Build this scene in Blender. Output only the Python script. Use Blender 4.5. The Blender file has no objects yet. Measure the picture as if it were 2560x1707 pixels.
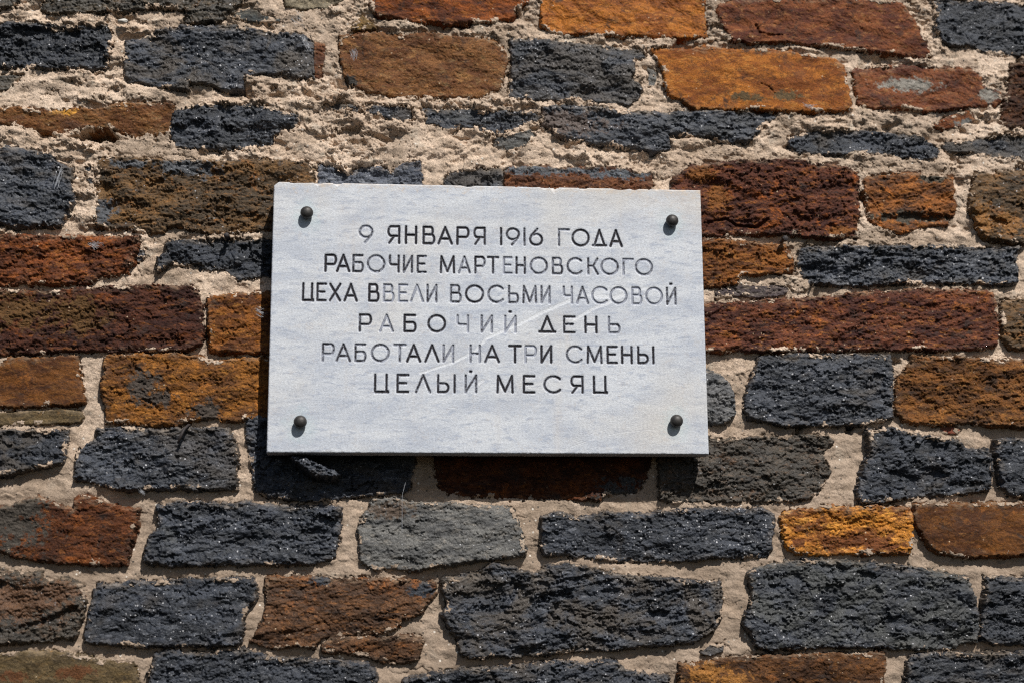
import bpy, math
import numpy as np

# ------------------------------------------------------------------ camera, sky, sun, exposure
SC = bpy.context.scene
COL = SC.collection
CAM = np.array([-0.13493508, -1.96173973, -0.40636357])
PITCH, YAW, ROLL = 0.19184466, -0.08595009, 0.00565437
FPX, CX, CY = 50 / 36 * 2560, 1280.0, 853.5

def rotm(p, y, r):
    cp, sp, cy, sy, cr, sr = math.cos(p), math.sin(p), math.cos(y), math.sin(y), math.cos(r), math.sin(r)
    rx = np.array([[1, 0, 0], [0, cp, -sp], [0, sp, cp]])
    rz = np.array([[cy, -sy, 0], [sy, cy, 0], [0, 0, 1]])
    ry = np.array([[cr, 0, sr], [0, 1, 0], [-sr, 0, cr]])
    return rz @ rx @ ry
R = rotm(PITCH, YAW, ROLL)

cam_d = bpy.data.cameras.new("camera")
cam_d.lens = 50; cam_d.sensor_width = 36
cam_d.clip_start = 0.05; cam_d.clip_end = 100
cam_d.dof.use_dof = True
cam_d.dof.focus_distance = 1.98
cam_d.dof.aperture_fstop = 2.4
cam = bpy.data.objects.new("camera", cam_d); COL.objects.link(cam)
import mathutils
M = mathutils.Matrix.Identity(4)
for i in range(3):
    M[i][0] = R[i, 0]; M[i][1] = R[i, 2]; M[i][2] = -R[i, 1]; M[i][3] = CAM[i]
cam.matrix_world = M
SC.camera = cam

SUN_FROM = mathutils.Vector((0.40, -1.0, 1.18)).normalized()
SUN_EL = math.asin(SUN_FROM.z)
world = bpy.data.worlds.new("World"); SC.world = world; world.use_nodes = True
wn = world.node_tree
sky = wn.nodes.new("ShaderNodeTexSky"); sky.sky_type = 'NISHITA'; sky.sun_disc = False
sky.sun_elevation = SUN_EL; sky.sun_rotation = math.atan2(SUN_FROM.x, SUN_FROM.y)
wn.nodes["Background"].inputs["Strength"].default_value = 0.05
wn.links.new(sky.outputs[0], wn.nodes["Background"].inputs["Color"])
sun_d = bpy.data.lights.new("sun", 'SUN'); sun_d.energy = 4.8; sun_d.angle = math.radians(0.5)
sun_d.color = (1.0, 0.965, 0.91)
sun = bpy.data.objects.new("sun", sun_d); COL.objects.link(sun)
sun.rotation_euler = (-SUN_FROM).to_track_quat('-Z', 'Y').to_euler()
sun.location = (2, -5, 6)
SC.view_settings.view_transform = 'Standard'; SC.view_settings.look = 'None'
SC.view_settings.exposure = 0.0; SC.view_settings.gamma = 1.0
SC.view_settings.use_curve_mapping = False
SC.render.engine = 'CYCLES'
SC.cycles.max_bounces = 5
SC.cycles.filter_width = 1.2
SC.cycles.use_denoising = False
SC.cycles.sample_clamp_indirect = 3.0

# ------------------------------------------------------------------ helpers
rng = np.random.default_rng(11)

def on_plane(x, y, Y=0.0):
    """pixel of the photograph -> point on the upright plane at depth Y"""
    x = np.asarray(x, float); y = np.asarray(y, float)
    d = np.stack([(x - CX) / FPX, np.ones_like(x), -(y - CY) / FPX], -1) @ R.T
    t = (Y - CAM[1]) / d[..., 1]
    return CAM + t[..., None] * d

def sstep(a, b, x):
    t = np.clip((x - a) / (b - a), 0, 1)
    return t * t * (3 - 2 * t)

def spectral(shape, step, lmin, lmax, beta, ax=1.0, ang=0.0, seed=0):
    """periodic noise, std 1; wavelengths lmin..lmax (metres), stretched by ax along direction ang"""
    g = np.random.default_rng(seed)
    h, w = shape
    f = np.fft.fft2(g.standard_normal(shape))
    ky = np.fft.fftfreq(h, step)[:, None]; kx = np.fft.fftfreq(w, step)[None, :]
    c, s = math.cos(ang), math.sin(ang)
    u = (kx * c + ky * s) * ax; v = -kx * s + ky * c
    k = np.sqrt(u * u + v * v) + 1e-9
    amp = k ** (-beta) * np.exp(-(k * lmin * 0.5) ** 4) * (1 - np.exp(-(k * lmax) ** 4))
    r = np.fft.ifft2(f * amp).real
    return ((r - r.mean()) / r.std()).astype(np.float32)

def terrace(a, n, sharp):
    x = a * n; f = np.floor(x); r = x - f
    return (f + sstep(0.5 - 0.5 / sharp, 0.5 + 0.5 / sharp, r)) / n

def make_mesh(name, V, F, smooth=True):
    me = bpy.data.meshes.new(name)
    V = np.asarray(V, np.float32); F = np.asarray(F, np.int32)
    n, k = F.shape
    me.vertices.add(len(V)); me.vertices.foreach_set("co", V.ravel())
    me.loops.add(n * k); me.loops.foreach_set("vertex_index", F.ravel())
    me.polygons.add(n)
    me.polygons.foreach_set("loop_start", np.arange(0, n * k, k, dtype=np.int32))
    me.polygons.foreach_set("loop_total", np.full(n, k, np.int32))
    me.polygons.foreach_set("use_smooth", np.full(n, smooth, bool))
    me.update(calc_edges=True); me.validate()
    return me

def add_attr(me, name, vals):
    a = me.attributes.new(name, 'FLOAT', 'POINT')
    a.data.foreach_set("value", np.asarray(vals, np.float32).ravel())

def add_col(me, name, vals):
    a = me.attributes.new(name, 'FLOAT_COLOR', 'POINT')
    v = np.ones((len(vals), 4), np.float32); v[:, :3] = vals
    a.data.foreach_set("color", v.ravel())

def link(name, me, mat, parent=None, loc=(0, 0, 0)):
    o = bpy.data.objects.new(name, me); COL.objects.link(o)
    if mat: me.materials.append(mat)
    if parent: o.parent = parent
    o.location = loc
    return o

def thing(name, label, cat, loc=(0, 0, 0), group=None):
    o = bpy.data.objects.new(name, None); COL.objects.link(o)
    o.empty_display_size = 0.05
    o.location = loc; o["label"] = label; o["category"] = cat
    if group: o["group"] = group
    return o

def grid_faces(mask):
    """mask of cells (h-1,w-1) -> used vertex ids and re-indexed quads. rows run downwards"""
    h, w = mask.shape[0] + 1, mask.shape[1] + 1
    r, c = np.nonzero(mask)
    i = r * w + c
    q = np.stack([i, i + w, i + w + 1, i + 1], 1)
    used = np.unique(q)
    re = np.full(h * w, -1, np.int64); re[used] = np.arange(len(used))
    return used, re[q]

class NT:
    def __init__(self, name):
        self.m = bpy.data.materials.new(name); self.m.use_nodes = True
        self.t = self.m.node_tree; self.b = self.t.nodes["Principled BSDF"]
    def n(self, typ, props=None, **ins):
        nd = self.t.nodes.new(typ)
        for k, v in (props or {}).items(): setattr(nd, k, v)
        for k, v in ins.items():
            self.set(nd.inputs[int(k[1:]) if k[0] == 'i' and k[1:].isdigit() else k], v)
        return nd
    def set(self, sock, v):
        if isinstance(v, bpy.types.NodeSocket): self.t.links.new(v, sock)
        elif isinstance(v, (tuple, list)) and len(v) == 3 and sock.type == 'RGBA': sock.default_value = (*v, 1)
        else: sock.default_value = v
    def coords(self, off, scale=(1, 1, 1), rot=(0, 0, 0)):
        tc = self.n("ShaderNodeTexCoord")
        mp = self.n("ShaderNodeMapping", i1=off, i2=rot, i3=scale, i0=tc.outputs["Object"])
        return mp.outputs[0]
    def noise(self, vec, scale, detail=4, rough=0.6, dist=0.0):
        return self.n("ShaderNodeTexNoise", Vector=vec, Scale=scale, Detail=detail, Roughness=rough, Distortion=dist).outputs["Fac"]
    def ramp(self, fac, a, b, va=0.0, vb=1.0):
        return self.n("ShaderNodeMapRange", {"interpolation_type": 'SMOOTHSTEP'}, i0=fac, i1=a, i2=b, i3=va, i4=vb).outputs[0]
    def mix(self, fac, a, b, mode='MIX'):
        nd = self.n("ShaderNodeMix", {"data_type": 'RGBA', "blend_type": mode, "clamp_factor": True})
        self.set(nd.inputs[0], fac); self.set(nd.inputs[6], a); self.set(nd.inputs[7], b)
        return nd.outputs[2]
    def math(self, op, a, b=0.0):
        return self.n("ShaderNodeMath", {"operation": op}, i0=a, i1=b).outputs[0]
    def attr(self, name):
        return self.n("ShaderNodeAttribute", {"attribute_name": name})
    def grey(self, v):
        return self.n("ShaderNodeCombineColor", i0=v, i1=v, i2=v).outputs[0]
    def bump(self, height, strength, dist, normal=None):
        nd = self.n("ShaderNodeBump", Strength=strength, Distance=dist, Height=height)
        if normal is not None: self.set(nd.inputs["Normal"], normal)
        return nd.outputs[0]
    def out(self, **kw):
        for k, v in kw.items(): self.set(self.b.inputs[k.replace('_', ' ')], v)

def srgb(r, g, b):
    f = lambda c: ((c / 255 + 0.055) / 1.055) ** 2.4 if c > 10.31 else c / 255 / 12.92
    return (f(r), f(g), f(b))

# ------------------------------------------------------------------ noise library on the wall grid
STEP = 0.0010
TS = (1280, 2048)

def facets(cx, cy, amp, slope, warp, seed):
    """broken, angular relief: a jittered mesh of tilted facets (periodic), std 1"""
    g = np.random.default_rng(seed)
    h, w = TS
    nx, ny = int(round(w * STEP / cx)), int(round(h * STEP / cy))
    jx, jy = g.uniform(.05, .95, (ny, nx)), g.uniform(.05, .95, (ny, nx))
    a, sx, sy = g.standard_normal((ny, nx)) * amp, g.standard_normal((ny, nx)) * slope, g.standard_normal((ny, nx)) * slope
    u = (np.arange(w) / w * nx)[None, :] + warp * spectral(TS, STEP, cx * .25, cx * 2.5, 1.3, 1.0, 0, seed + 1)
    v = (np.arange(h) / h * ny)[:, None] + warp * spectral(TS, STEP, cx * .25, cx * 2.5, 1.3, 1.0, 0, seed + 2)
    iu, iv = np.floor(u).astype(np.int32), np.floor(v).astype(np.int32)
    best = np.full(TS, 1e9); out = np.zeros(TS)
    for di in (-1, 0, 1):
        for dj in (-1, 0, 1):
            ci, cj = (iv + di) % ny, (iu + dj) % nx
            dx, dy = u - (iu + dj) - jx[ci, cj], v - (iv + di) - jy[ci, cj]
            d = dx * dx + dy * dy
            m = d < best
            best = np.where(m, d, best)
            out = np.where(m, a[ci, cj] + sx[ci, cj] * dx + sy[ci, cj] * dy, out)
    return ((out - out.mean()) / out.std()).astype(np.float32)

NZ = {
    'broad': spectral(TS, STEP, 0.02, 0.20, 1.7, 1.6, 0.05, 1),
    'cleft': spectral(TS, STEP, 0.005, 0.06, 1.5, 2.6, -0.22, 2),
    'rough': spectral(TS, STEP, 0.003, 0.022, 1.0, 1.6, 0.12, 3),
    'fine':  spectral(TS, STEP, 0.0022, 0.008, 0.5, 1.3, -0.1, 4),
    'flake': spectral(TS, STEP, 0.008, 0.07, 1.7, 1.4, 0.3, 5),
    'lump':  spectral(TS, STEP, 0.013, 0.06, 1.7, 1.7, 0.05, 6),
    'edge':  spectral(TS, STEP, 0.004, 0.035, 1.2, 1.0, 0.0, 7),
    'crack': spectral(TS, STEP, 0.008, 0.06, 1.5, 0.8, 0.6, 8),
    'grain': spectral(TS, STEP, 0.0022, 0.006, 0.2, 1.0, 0.0, 9),
    'pit':   spectral(TS, STEP, 0.0035, 0.016, 0.8, 1.6, 0.15, 10),
    'facL':  facets(.026, .015, .7, .9, .22, 21),
    'facM':  facets(.020, .0070, .6, 1.0, .25, 24),
    'facX':  facets(.046, .021, .75, .8, .20, 41),
    'facS':  facets(.0090, .0036, .6, 1.0, .25, 27),
}
def take(key, r0, c0, h, w, dr=0, dc=0):
    t = NZ[key]
    rr = (np.arange(r0, r0 + h) + dr) % t.shape[0]; cc = (np.arange(c0, c0 + w) + dc) % t.shape[1]
    return t[np.ix_(rr, cc)]

# ------------------------------------------------------------------ the stones, traced on the wall
TILE = {'T1': (0, 0), 'T2': (600, 0), 'T3': (1200, 0), 'T4': (1760, 0), 'M1': (0, 550), 'M4': (1760, 550),
        'B1': (0, 1107), 'B2': (600, 1107), 'B3': (1200, 1107), 'B4': (1760, 1107)}
K = 2091 / 800
# (tile, kind, outline, options)
STONES = [
('T1','DB',[(-310,-200),(150,-200),(140,10),(90,50),(0,75),(-310,90)],{}),
('T1','DB',[(280,-200),(1600,-200),(1590,20),(1530,60),(1550,110),(1400,150),(1220,165),(1215,70),(1100,70),(1060,60),(860,85),(730,80),(640,90),(500,95),(330,95),(270,60)],{}),
('T2','SL',[(-30,90),(20,70),(110,80),(150,110),(290,140),(180,150),(60,145),(-40,125)],{'h':3}),
('T2','TA',[(270,-200),(720,-200),(680,20),(560,60),(430,70),(300,60)],{}),
('T2','O',[(865,-200),(1960,-200),(1890,20),(1800,70),(1790,130),(1600,160),(1400,178),(1250,160),(1100,145),(990,125),(880,110),(855,60)],{'h':7,'dk':.8}),
('T3','OY',[(375,-200),(1460,-200),(1465,60),(1475,250),(1330,262),(1100,250),(930,248),(760,235),(540,240),(440,210),(400,170),(395,80)],{'h':5}),
('T4','RO',[(80,45),(200,15),(330,5),(500,10),(700,5),(900,0),(1150,15),(1290,40),(1350,130),(1400,210),(1450,320),(1470,375),(1420,390),(1200,360),(950,335),(700,305),(500,290),(280,295),(180,280),(140,220),(90,120)],{'cuts':[(2.2,4,[(1886,68),(1895,88),(1925,93),(1952,94)]),(1.2,2,[(2080,125),(2110,130),(2150,128)])],'h':8}),
('T4','D',[(1490,20),(1560,10),(1800,20),(2091,25),(2430,30),(2430,390),(2091,370),(1980,372),(1820,345),(1700,300),(1640,320),(1560,300),(1500,200),(1520,110)],{'dk':.8}),
('T1','D',[(-310,140),(0,150),(170,150),(330,165),(500,175),(680,175),(725,190),(735,290),(715,370),(690,450),(600,460),(560,448),(430,455),(300,455),(200,455),(80,450),(0,450),(-310,460)],{'cuts':[(9,9,[(40,78),(100,82),(150,80),(190,84)])],'tilt':-4,'dk':.65}),
('T1','DB',[(-310,490),(0,500),(150,495),(90,540),(70,580),(0,600),(-310,600)],{'h':0}),
('T1','D',[(825,285),(900,265),(1000,250),(1030,215),(1180,190),(1400,185),(1560,185),(1700,215),(1990,240),(2040,290),(2060,370),(2055,440),(2050,510),(1960,525),(1830,500),(1700,490),(1600,500),(1580,590),(1500,610),(1380,570),(1240,560),(1230,600),(1100,590),(990,570),(900,545),(825,555),(820,450)],{'sp':1.6,'h':6}),
('T2','RU',[(490,280),(545,290),(565,330),(550,390),(530,470),(520,530),(490,520),(485,400)],{'h':2}),
('T2','OB',[(655,245),(760,230),(900,220),(1100,245),(1220,225),(1400,255),(1660,265),(1720,330),(1755,400),(1720,520),(1700,590),(1640,610),(1560,650),(1350,640),(1200,635),(1030,640),(870,610),(800,585),(715,560),(690,500),(660,420),(648,310)],{'patch':[(870,205,26,16)],'pcol':(.03,.028,.026)}),
('T3','D',[(190,270),(300,268),(560,290),(800,310),(1000,325),(1075,340),(1085,380),(1010,395),(1005,480),(985,520),(1055,590),(1030,660),(970,690),(800,680),(640,665),(420,655),(240,650),(190,635),(195,520),(215,400)],{'sp':1.4}),
('T3','GR',[(1095,450),(1150,470),(1145,570),(1100,565)],{'h':1}),
('T3','OY',[(1110,330),(1250,332),(1464,322),(1644,335),(1864,330),(2034,345),(2164,380),(2304,395),(2369,440),(2384,520),(2399,600),(2419,720),(2364,742),(2064,740),(1764,725),(1560,728),(1390,722),(1340,680),(1240,630),(1200,560),(1200,470),(1150,400)],{'cuts':[(1.2,2,[(1900,215),(1918,222),(1932,238)]),(1.0,1.6,[(1600,235),(1625,250)]),(1.0,1.5,[(1640,170),(1665,200)])],'h':8,'flat':1,'patch':[(1960,245,40,14),(1860,248,40,12)],'pcol':(.11,.07,.03)}),
('T4','RO',[(965,470),(1080,455),(1200,430),(1320,435),(1480,450),(1560,450),(1740,470),(1800,510),(1810,560),(1920,600),(1935,660),(1900,690),(1720,710),(1560,730),(1420,740),(1290,715),(1100,720),(1000,700),(985,600)],{'h':5,'patch':[(2270,215,70,20),(2470,240,30,20)],'pcol':(.24,.22,.19)}),
('T4','RU',[(2000,440),(2060,410),(2430,400),(2430,840),(2000,840),(1925,820),(1940,700),(1980,600)],{'dk':.55}),
('T4','RO',[(1490,830),(1600,760),(1720,735),(1760,790),(1680,830),(1560,845)],{'h':3,'patch':[(2415,310,26,12)],'pcol':(.2,.2,.19)}),
('T1','OB',[(-310,715),(0,720),(90,705),(200,720),(300,735),(400,730),(500,715),(640,720),(760,690),(900,685),(1060,690),(1130,685),(1140,760),(1110,870),(1000,885),(860,890),(760,870),(700,840),(560,830),(400,880),(300,860),(180,850),(110,820),(0,815),(-310,810)],{'h':3,'tilt':5,'patch':[(165,280,28,11)],'pcol':(.6,.29,.05)}),
('T1','D',[(1145,730),(1250,710),(1350,690),(1500,690),(1700,690),(1790,720),(1950,760),(1930,850),(1800,870),(1780,950),(1700,985),(1540,985),(1380,980),(1150,965),(1110,900),(1120,800)],{'h':3}),
('T2','D',[(570,690),(740,690),(900,700),(1090,705),(1130,740),(1135,790),(1060,800),(950,770),(830,740),(700,740),(600,720)],{'h':2}),
('T2','D',[(1140,710),(1300,720),(1500,720),(1700,730),(1900,735),(1960,770),(1940,795),(1850,810),(1750,880),(1650,890),(1560,850),(1450,830),(1360,860),(1300,820),(1220,810),(1215,760)],{'h':2}),
('T2','GR',[(1665,910),(1760,890),(1900,850),(1930,900),(1850,960),(1740,990),(1670,980)],{'h':0,'flat':.6}),
('T3','D',[(405,710),(560,695),(740,710),(860,720),(900,740),(1150,745),(1300,740),(1500,735),(1700,740),(1880,745),(1925,770),(1850,830),(1790,890),(1760,930),(1600,940),(1470,900),(1380,905),(1220,890),(1240,985),(1100,1000),(1020,980),(900,955),(740,945),(620,920),(500,905),(470,850),(410,830)],{'patch':[(1380,310,140,35)],'pcol':(.085,.06,.05)}),
('T4','D',[(545,905),(650,870),(830,860),(1020,860),(1200,880),(1400,900),(1500,950),(1560,1010),(1500,1050),(1370,1045),(1200,1020),(1000,1015),(880,1020),(760,1010),(620,1010),(560,970)],{'h':3}),
('T4','D',[(1580,935),(1750,930),(1900,890),(2091,875),(2430,870),(2430,1070),(2091,1060),(1960,1040),(1850,1015),(1700,1010),(1590,1000),(1560,970)],{'dk':.8,'h':3}),
('T4','D',[(2030,1090),(2091,1080),(2430,1085),(2430,1118),(2091,1122),(2040,1115)],{'h':1}),
('T1','D',[(-310,990),(0,985),(60,970),(180,985),(330,1020),(390,1080),(470,1110),(475,1250),(490,1290),(450,1400),(410,1430),(400,1480),(250,1480),(100,1490),(0,1470),(-310,1470)],{'h':9,'dk':.9}),
('T1','D',[(550,1095),(600,1090),(615,1150),(600,1210),(575,1180)],{'h':1}),
('T1','B',[(660,1035),(760,1030),(800,1040),(970,1050),(1150,1075),(1300,1065),(1500,1070),(1540,1060),(1700,1055),(1850,1065),(2000,1070),(2050,1110),(2050,1185),(2070,1300),(2070,1540),(1700,1510),(1560,1530),(1390,1530),(1200,1500),(1090,1490),(1080,1530),(960,1535),(860,1500),(640,1490),(625,1440),(640,1300),(625,1200)],{'h':6,'patch':[(330,415,45,10),(470,418,70,28),(260,530,30,30),(545,400,50,10)],'pcol':(.085,.09,.10)}),
('T2','BL',[(515,1075),(600,1070),(680,1105),(710,1120),(800,1085),(880,1090),(1000,1130),(1060,1080),(1170,1065),(1180,1120),(1185,1200),(1185,1330),(520,1330)],{'h':4}),
('T3','D',[(-240,1200),(-190,1125),(0,1105),(120,1100),(148,1130),(140,1350),(-240,1350)],{'h':3}),
('T3','RU',[(158,1130),(200,1090),(380,1095),(550,1105),(640,1095),(850,1095),(960,1110),(1110,1140),(1125,1200),(1110,1350),(152,1350)],{'h':4,'patch':[(1330,428,110,13),(1550,437,80,14),(1440,430,60,10)],'pcol':(.10,.11,.125)}),
('T3','R',[(1255,1190),(1290,1160),(1380,1090),(1500,1080),(1644,1065),(1864,1058),(2014,1060),(2164,1072),(2324,1088),(2424,1112),(2464,1140),(2469,1250),(2464,1400),(2459,1558),(2364,1555),(2104,1548),(1964,1532),(1814,1532),(1614,1540),(1464,1545),(1300,1545),(1240,1400),(1245,1250)],{'cuts':[(3.0,7,[(1758,562),(1812,552),(1838,566),(1890,571),(1915,553)]),(1.3,2.5,[(1930,440),(1950,470),(1985,497)]),(1.2,2,[(2095,490),(2108,520)])],'h':8,'patch':[(2100,580,40,14),(1790,500,30,40),(1750,440,40,20)],'pcol':(.21,.078,.018)}),
('T4','OR',[(1050,1165),(1150,1150),(1320,1130),(1450,1160),(1610,1165),(1625,1260),(1630,1400),(1590,1470),(1500,1475),(1380,1510),(1280,1525),(1130,1490),(1075,1450),(1065,1380),(1045,1280)],{'cuts':[(8,5,[(2205,548),(2260,545),(2430,556)])],'h':5,'patch':[(2260,545,90,14),(2330,450,40,12)],'pcol':(.07,.06,.045)}),
('T4','B',[(1750,1145),(1850,1140),(1950,1130),(2091,1125),(2430,1120),(2430,1580),(2000,1590),(1840,1560),(1790,1490),(1730,1400),(1725,1320),(1745,1250)],{'h':5,'flat':.6,'patch':[(2450,560,30,50),(2520,560,40,30)],'pcol':(.25,.11,.025)}),
('M1','RR',[(-310,105),(0,110),(250,115),(600,115),(800,120),(915,120),(910,180),(885,230),(860,290),(840,340),(740,365),(640,375),(600,410),(540,422),(300,420),(60,425),(0,430),(-310,420)],{'h':6}),
('M1','D',[(893,190),(950,200),(955,240),(900,270),(884,240)],{'h':0}),
('M1','D',[(1090,170),(1120,140),(1300,130),(1460,128),(1600,130),(1790,125),(1850,130),(1850,370),(1780,365),(1650,375),(1580,390),(1520,375),(1470,330),(1340,320),(1180,300),(1110,300),(1040,340),(1035,260),(1090,220)],{'h':5}),
('M4','OB2',[(-80,130),(0,130),(150,145),(400,155),(530,170),(570,260),(595,330),(500,355),(300,365),(240,370),(210,420),(60,445),(0,440),(-80,440)],{'h':6}),
('M4','D',[(615,195),(660,185),(800,185),(1000,180),(1400,178),(1800,175),(2060,185),(2040,250),(2035,340),(2040,410),(1980,425),(1750,420),(1500,420),(1250,420),(1000,440),(800,425),(680,420),(655,380),(610,330),(605,250)],{'cuts':[(8,5,[(2000,676),(2080,680)]),(4,3,[(2150,640),(2330,650)])],'h':6}),
('M1','R',[(-310,465),(0,465),(200,470),(400,475),(540,450),(650,450),(800,450),(950,430),(1100,440),(1250,435),(1300,480),(1320,600),(1330,720),(1320,810),(1260,830),(1180,855),(1000,860),(760,870),(600,860),(300,875),(0,880),(-310,880)],{'h':7,'dk':.58,'patch':[(60,780,80,40),(200,790,60,40)],'pcol':(.11,.055,.018)}),
('M1','OB2',[(1360,510),(1500,490),(1650,480),(1790,480),(1860,480),(1860,870),(1750,875),(1600,870),(1450,860),(1380,850),(1365,700)],{'h':6,'flat':.6}),
('M4','PU',[(75,480),(140,450),(230,425),(350,440),(480,430),(540,440),(560,470),(500,500),(350,510),(200,500),(80,515)],{'h':1}),
('M4','RR2',[(-80,560),(20,560),(100,545),(280,545),(420,525),(600,520),(780,510),(1000,485),(1200,465),(1450,455),(1700,465),(1880,480),(1900,600),(1920,750),(1890,830),(1800,850),(1600,855),(1200,850),(900,855),(600,860),(300,860),(20,860),(-80,860)],{'h':7}),
('M4','B',[(1940,530),(2000,525),(2091,520),(2430,520),(2430,850),(2091,845),(2000,845),(1940,770),(1935,640)],{'h':4,'dk':.8}),
('M1','OBD',[(25,900),(150,895),(240,905),(330,900),(400,890),(515,885),(520,1000),(540,1110),(560,1190),(500,1205),(350,1210),(200,1220),(60,1230),(0,1210),(-30,1150),(-38,1000),(0,930)],{'h':5,'flat':1}),
('M1','DB',[(-310,900),(8,905),(12,925),(-50,1000),(-60,1240),(-310,1240)],{'h':3}),
('M1','OL',[(-310,1270),(0,1265),(200,1250),(400,1240),(530,1250),(545,1290),(520,1320),(330,1330),(100,1335),(0,1335),(-310,1330)],{'h':2,'flat':.7}),
('M1','OG',[(685,890),(900,885),(1150,880),(1300,890),(1370,930),(1460,920),(1600,905),(1720,900),(1850,900),(1850,1300),(1660,1290),(1550,1320),(1420,1300),(1280,1300),(1150,1345),(1000,1345),(900,1330),(700,1325),(690,1200),(665,1100),(685,1000)],{'cuts':[(3.5,4,[(358,1000),(385,1012),(402,1028)])],'h':7,'patch':[(360,965,38,40),(520,1030,35,28),(395,1000,40,20)],'pcol':(.07,.055,.045)}),
('M4','GR2',[(-100,980),(20,980),(100,1020),(160,1080),(190,1140),(190,1230),(180,1290),(130,1330),(20,1335),(-100,1335)],{'h':5}),
('M4','D',[(360,885),(600,885),(900,885),(1100,890),(1200,895),(1215,1000),(1225,1150),(1220,1295),(1120,1320),(1000,1340),(750,1340),(500,1340),(430,1320),(300,1300),(260,1230),(275,1120),(320,990)],{'h':7,'sp':1.3}),
('M4','OBD2',[(1355,890),(1430,895),(1700,905),(2091,920),(2430,925),(2430,1360),(2091,1355),(1900,1340),(1700,1325),(1500,1340),(1300,1320),(1250,1260),(1240,1150),(1260,1040),(1330,960)],{'h':7,'diag':1}),
('M4','RB',[(1520,1362),(1600,1347),(1670,1372),(1650,1395),(1560,1390)],{'h':1,'flat':1}),
('M1','D',[(-310,1380),(0,1375),(250,1375),(450,1370),(445,1450),(420,1570),(410,1590),(300,1610),(150,1640),(50,1662),(0,1670),(-310,1670)],{'h':7,'dk':.8}),
('M1','D',[(640,1370),(800,1355),(1000,1370),(1200,1360),(1490,1365),(1500,1400),(1545,1500),(1560,1560),(1540,1640),(1545,1757),(1200,1757),(900,1760),(740,1755),(650,1720),(500,1700),(510,1620),(495,1530),(560,1470),(630,1420)],{'h':9}),
('B2','D',[(35,-200),(50,20),(80,170),(95,300),(170,345),(330,370),(500,380),(700,360),(880,340),(1080,320),(1110,270),(1140,150),(1140,-150),(600,-220)],{'h':1,'pcol':(.34,.36,.42),'bump':[(722,1141),(755,1139),(800,1156),(850,1184),(832,1192),(790,1193),(766,1178),(744,1161)]}),
('B3','RR',[(-310,-150),(-300,0),(-288,200),(-268,290),(-208,335),(0,345),(340,375),(640,370),(780,372),(820,335),(1020,322),(1080,240),(1120,100),(1110,-150)],{'h':0,'dk':.55,'patch':[(1560,1240,70,40)],'pcol':(.06,.06,.06)}),
('B3','DB2',[(1180,-150),(1465,-40),(1560,-20),(1664,-42),(1964,-46),(2264,-52),(2304,-10),(2264,40),(2250,100),(2290,180),(2254,250),(2224,310),(2144,370),(1944,382),(1664,385),(1480,385),(1350,385),(1320,392),(1225,390),(1180,365),(1165,200)],{'h':2}),
('B4','D',[(1060,-86),(1200,-92),(1350,-66),(1500,-35),(1650,-15),(1700,30),(1830,50),(1860,100),(1868,200),(1850,310),(1760,325),(1500,345),(1300,362),(1150,385),(1020,392),(992,350),(1000,280),(1025,200),(1055,120),(1080,40),(1075,-20)],{'cuts':[(11,7,[(2232,1186),(2285,1202)])],'h':8,'dk':.9}),
('B4','D',[(1900,-15),(1960,-25),(2091,-22),(2430,-20),(2430,360),(2091,355),(1990,345),(1940,290),(1910,150),(1895,60)],{'h':6,'dk':.8}),
('B1','RR3',[(-310,400),(0,420),(60,430),(150,385),(250,360),(330,380),(380,410),(480,430),(510,360),(550,340),(650,370),(700,400),(800,420),(900,440),(890,520),(870,620),(840,720),(830,790),(700,800),(550,790),(400,780),(200,760),(80,730),(0,700),(-310,690)],{'h':10,'flat':.6,'patch':[(30,1300,85,70),(-40,1300,70,80),(80,1270,40,30)],'pcol':(.065,.055,.045)}),
('B1','D',[(1040,410),(1200,390),(1300,380),(1420,400),(1600,390),(1800,400),(2000,405),(2091,400),(2200,420),(2228,430),(2228,560),(2208,660),(2188,740),(2088,785),(1900,790),(1700,790),(1400,795),(1150,800),(1000,790),(950,760),(960,700),(985,620),(1050,550),(1050,490),(1020,450)],{'h':8}),
('B2','GR',[(870,380),(1000,360),(1150,400),(1280,400),(1400,390),(1480,420),(1600,410),(1740,415),(1790,450),(1820,540),(1850,630),(1860,720),(1750,740),(1600,760),(1430,780),(1300,800),(1150,830),(1000,820),(880,830),(790,770),(780,640),(770,560),(820,460)],{'h':9,'flat':.5,'patch':[(980,1275,50,20)],'pcol':(.10,.07,.05)}),
('B3','D',[(405,490),(500,460),(560,470),(620,490),(780,460),(880,460),(1080,470),(1240,450),(1400,435),(1600,430),(1840,435),(1915,460),(1920,510),(1895,600),(1895,700),(1870,740),(1700,745),(1500,745),(1350,765),(1200,775),(1050,775),(850,770),(700,740),(560,735),(420,730),(395,680),(400,600)],{'h':8,'sp':2.2}),
('B4','Y',[(530,455),(590,430),(720,430),(800,405),(900,415),(1100,415),(1340,420),(1350,480),(1355,600),(1340,720),(1150,720),(900,720),(750,730),(600,720),(540,680),(515,600),(500,520),(500,480)],{'h':6,'patch':[(2140,1350,75,20),(1990,1357,18,16),(2200,1365,60,12)],'pcol':(.14,.045,.012)}),
('B4','OBD',[(1370,405),(1550,400),(1800,395),(2091,390),(2430,390),(2430,740),(2091,730),(1900,735),(1700,740),(1580,725),(1490,700),(1440,640),(1390,560),(1360,480)],{'h':10,'flat':1,'dk':.85}),
('B1','DB2',[(-310,840),(0,830),(100,850),(260,850),(280,890),(320,920),(440,890),(500,910),(550,940),(560,1000),(545,1100),(510,1210),(490,1265),(380,1280),(200,1295),(0,1300),(-310,1300)],{'cuts':[(5,6,[(55,1570),(115,1552),(190,1522)])],'h':8,'patch':[(40,1500,120,45),(150,1480,60,25)],'pcol':(.12,.06,.03)}),
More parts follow.
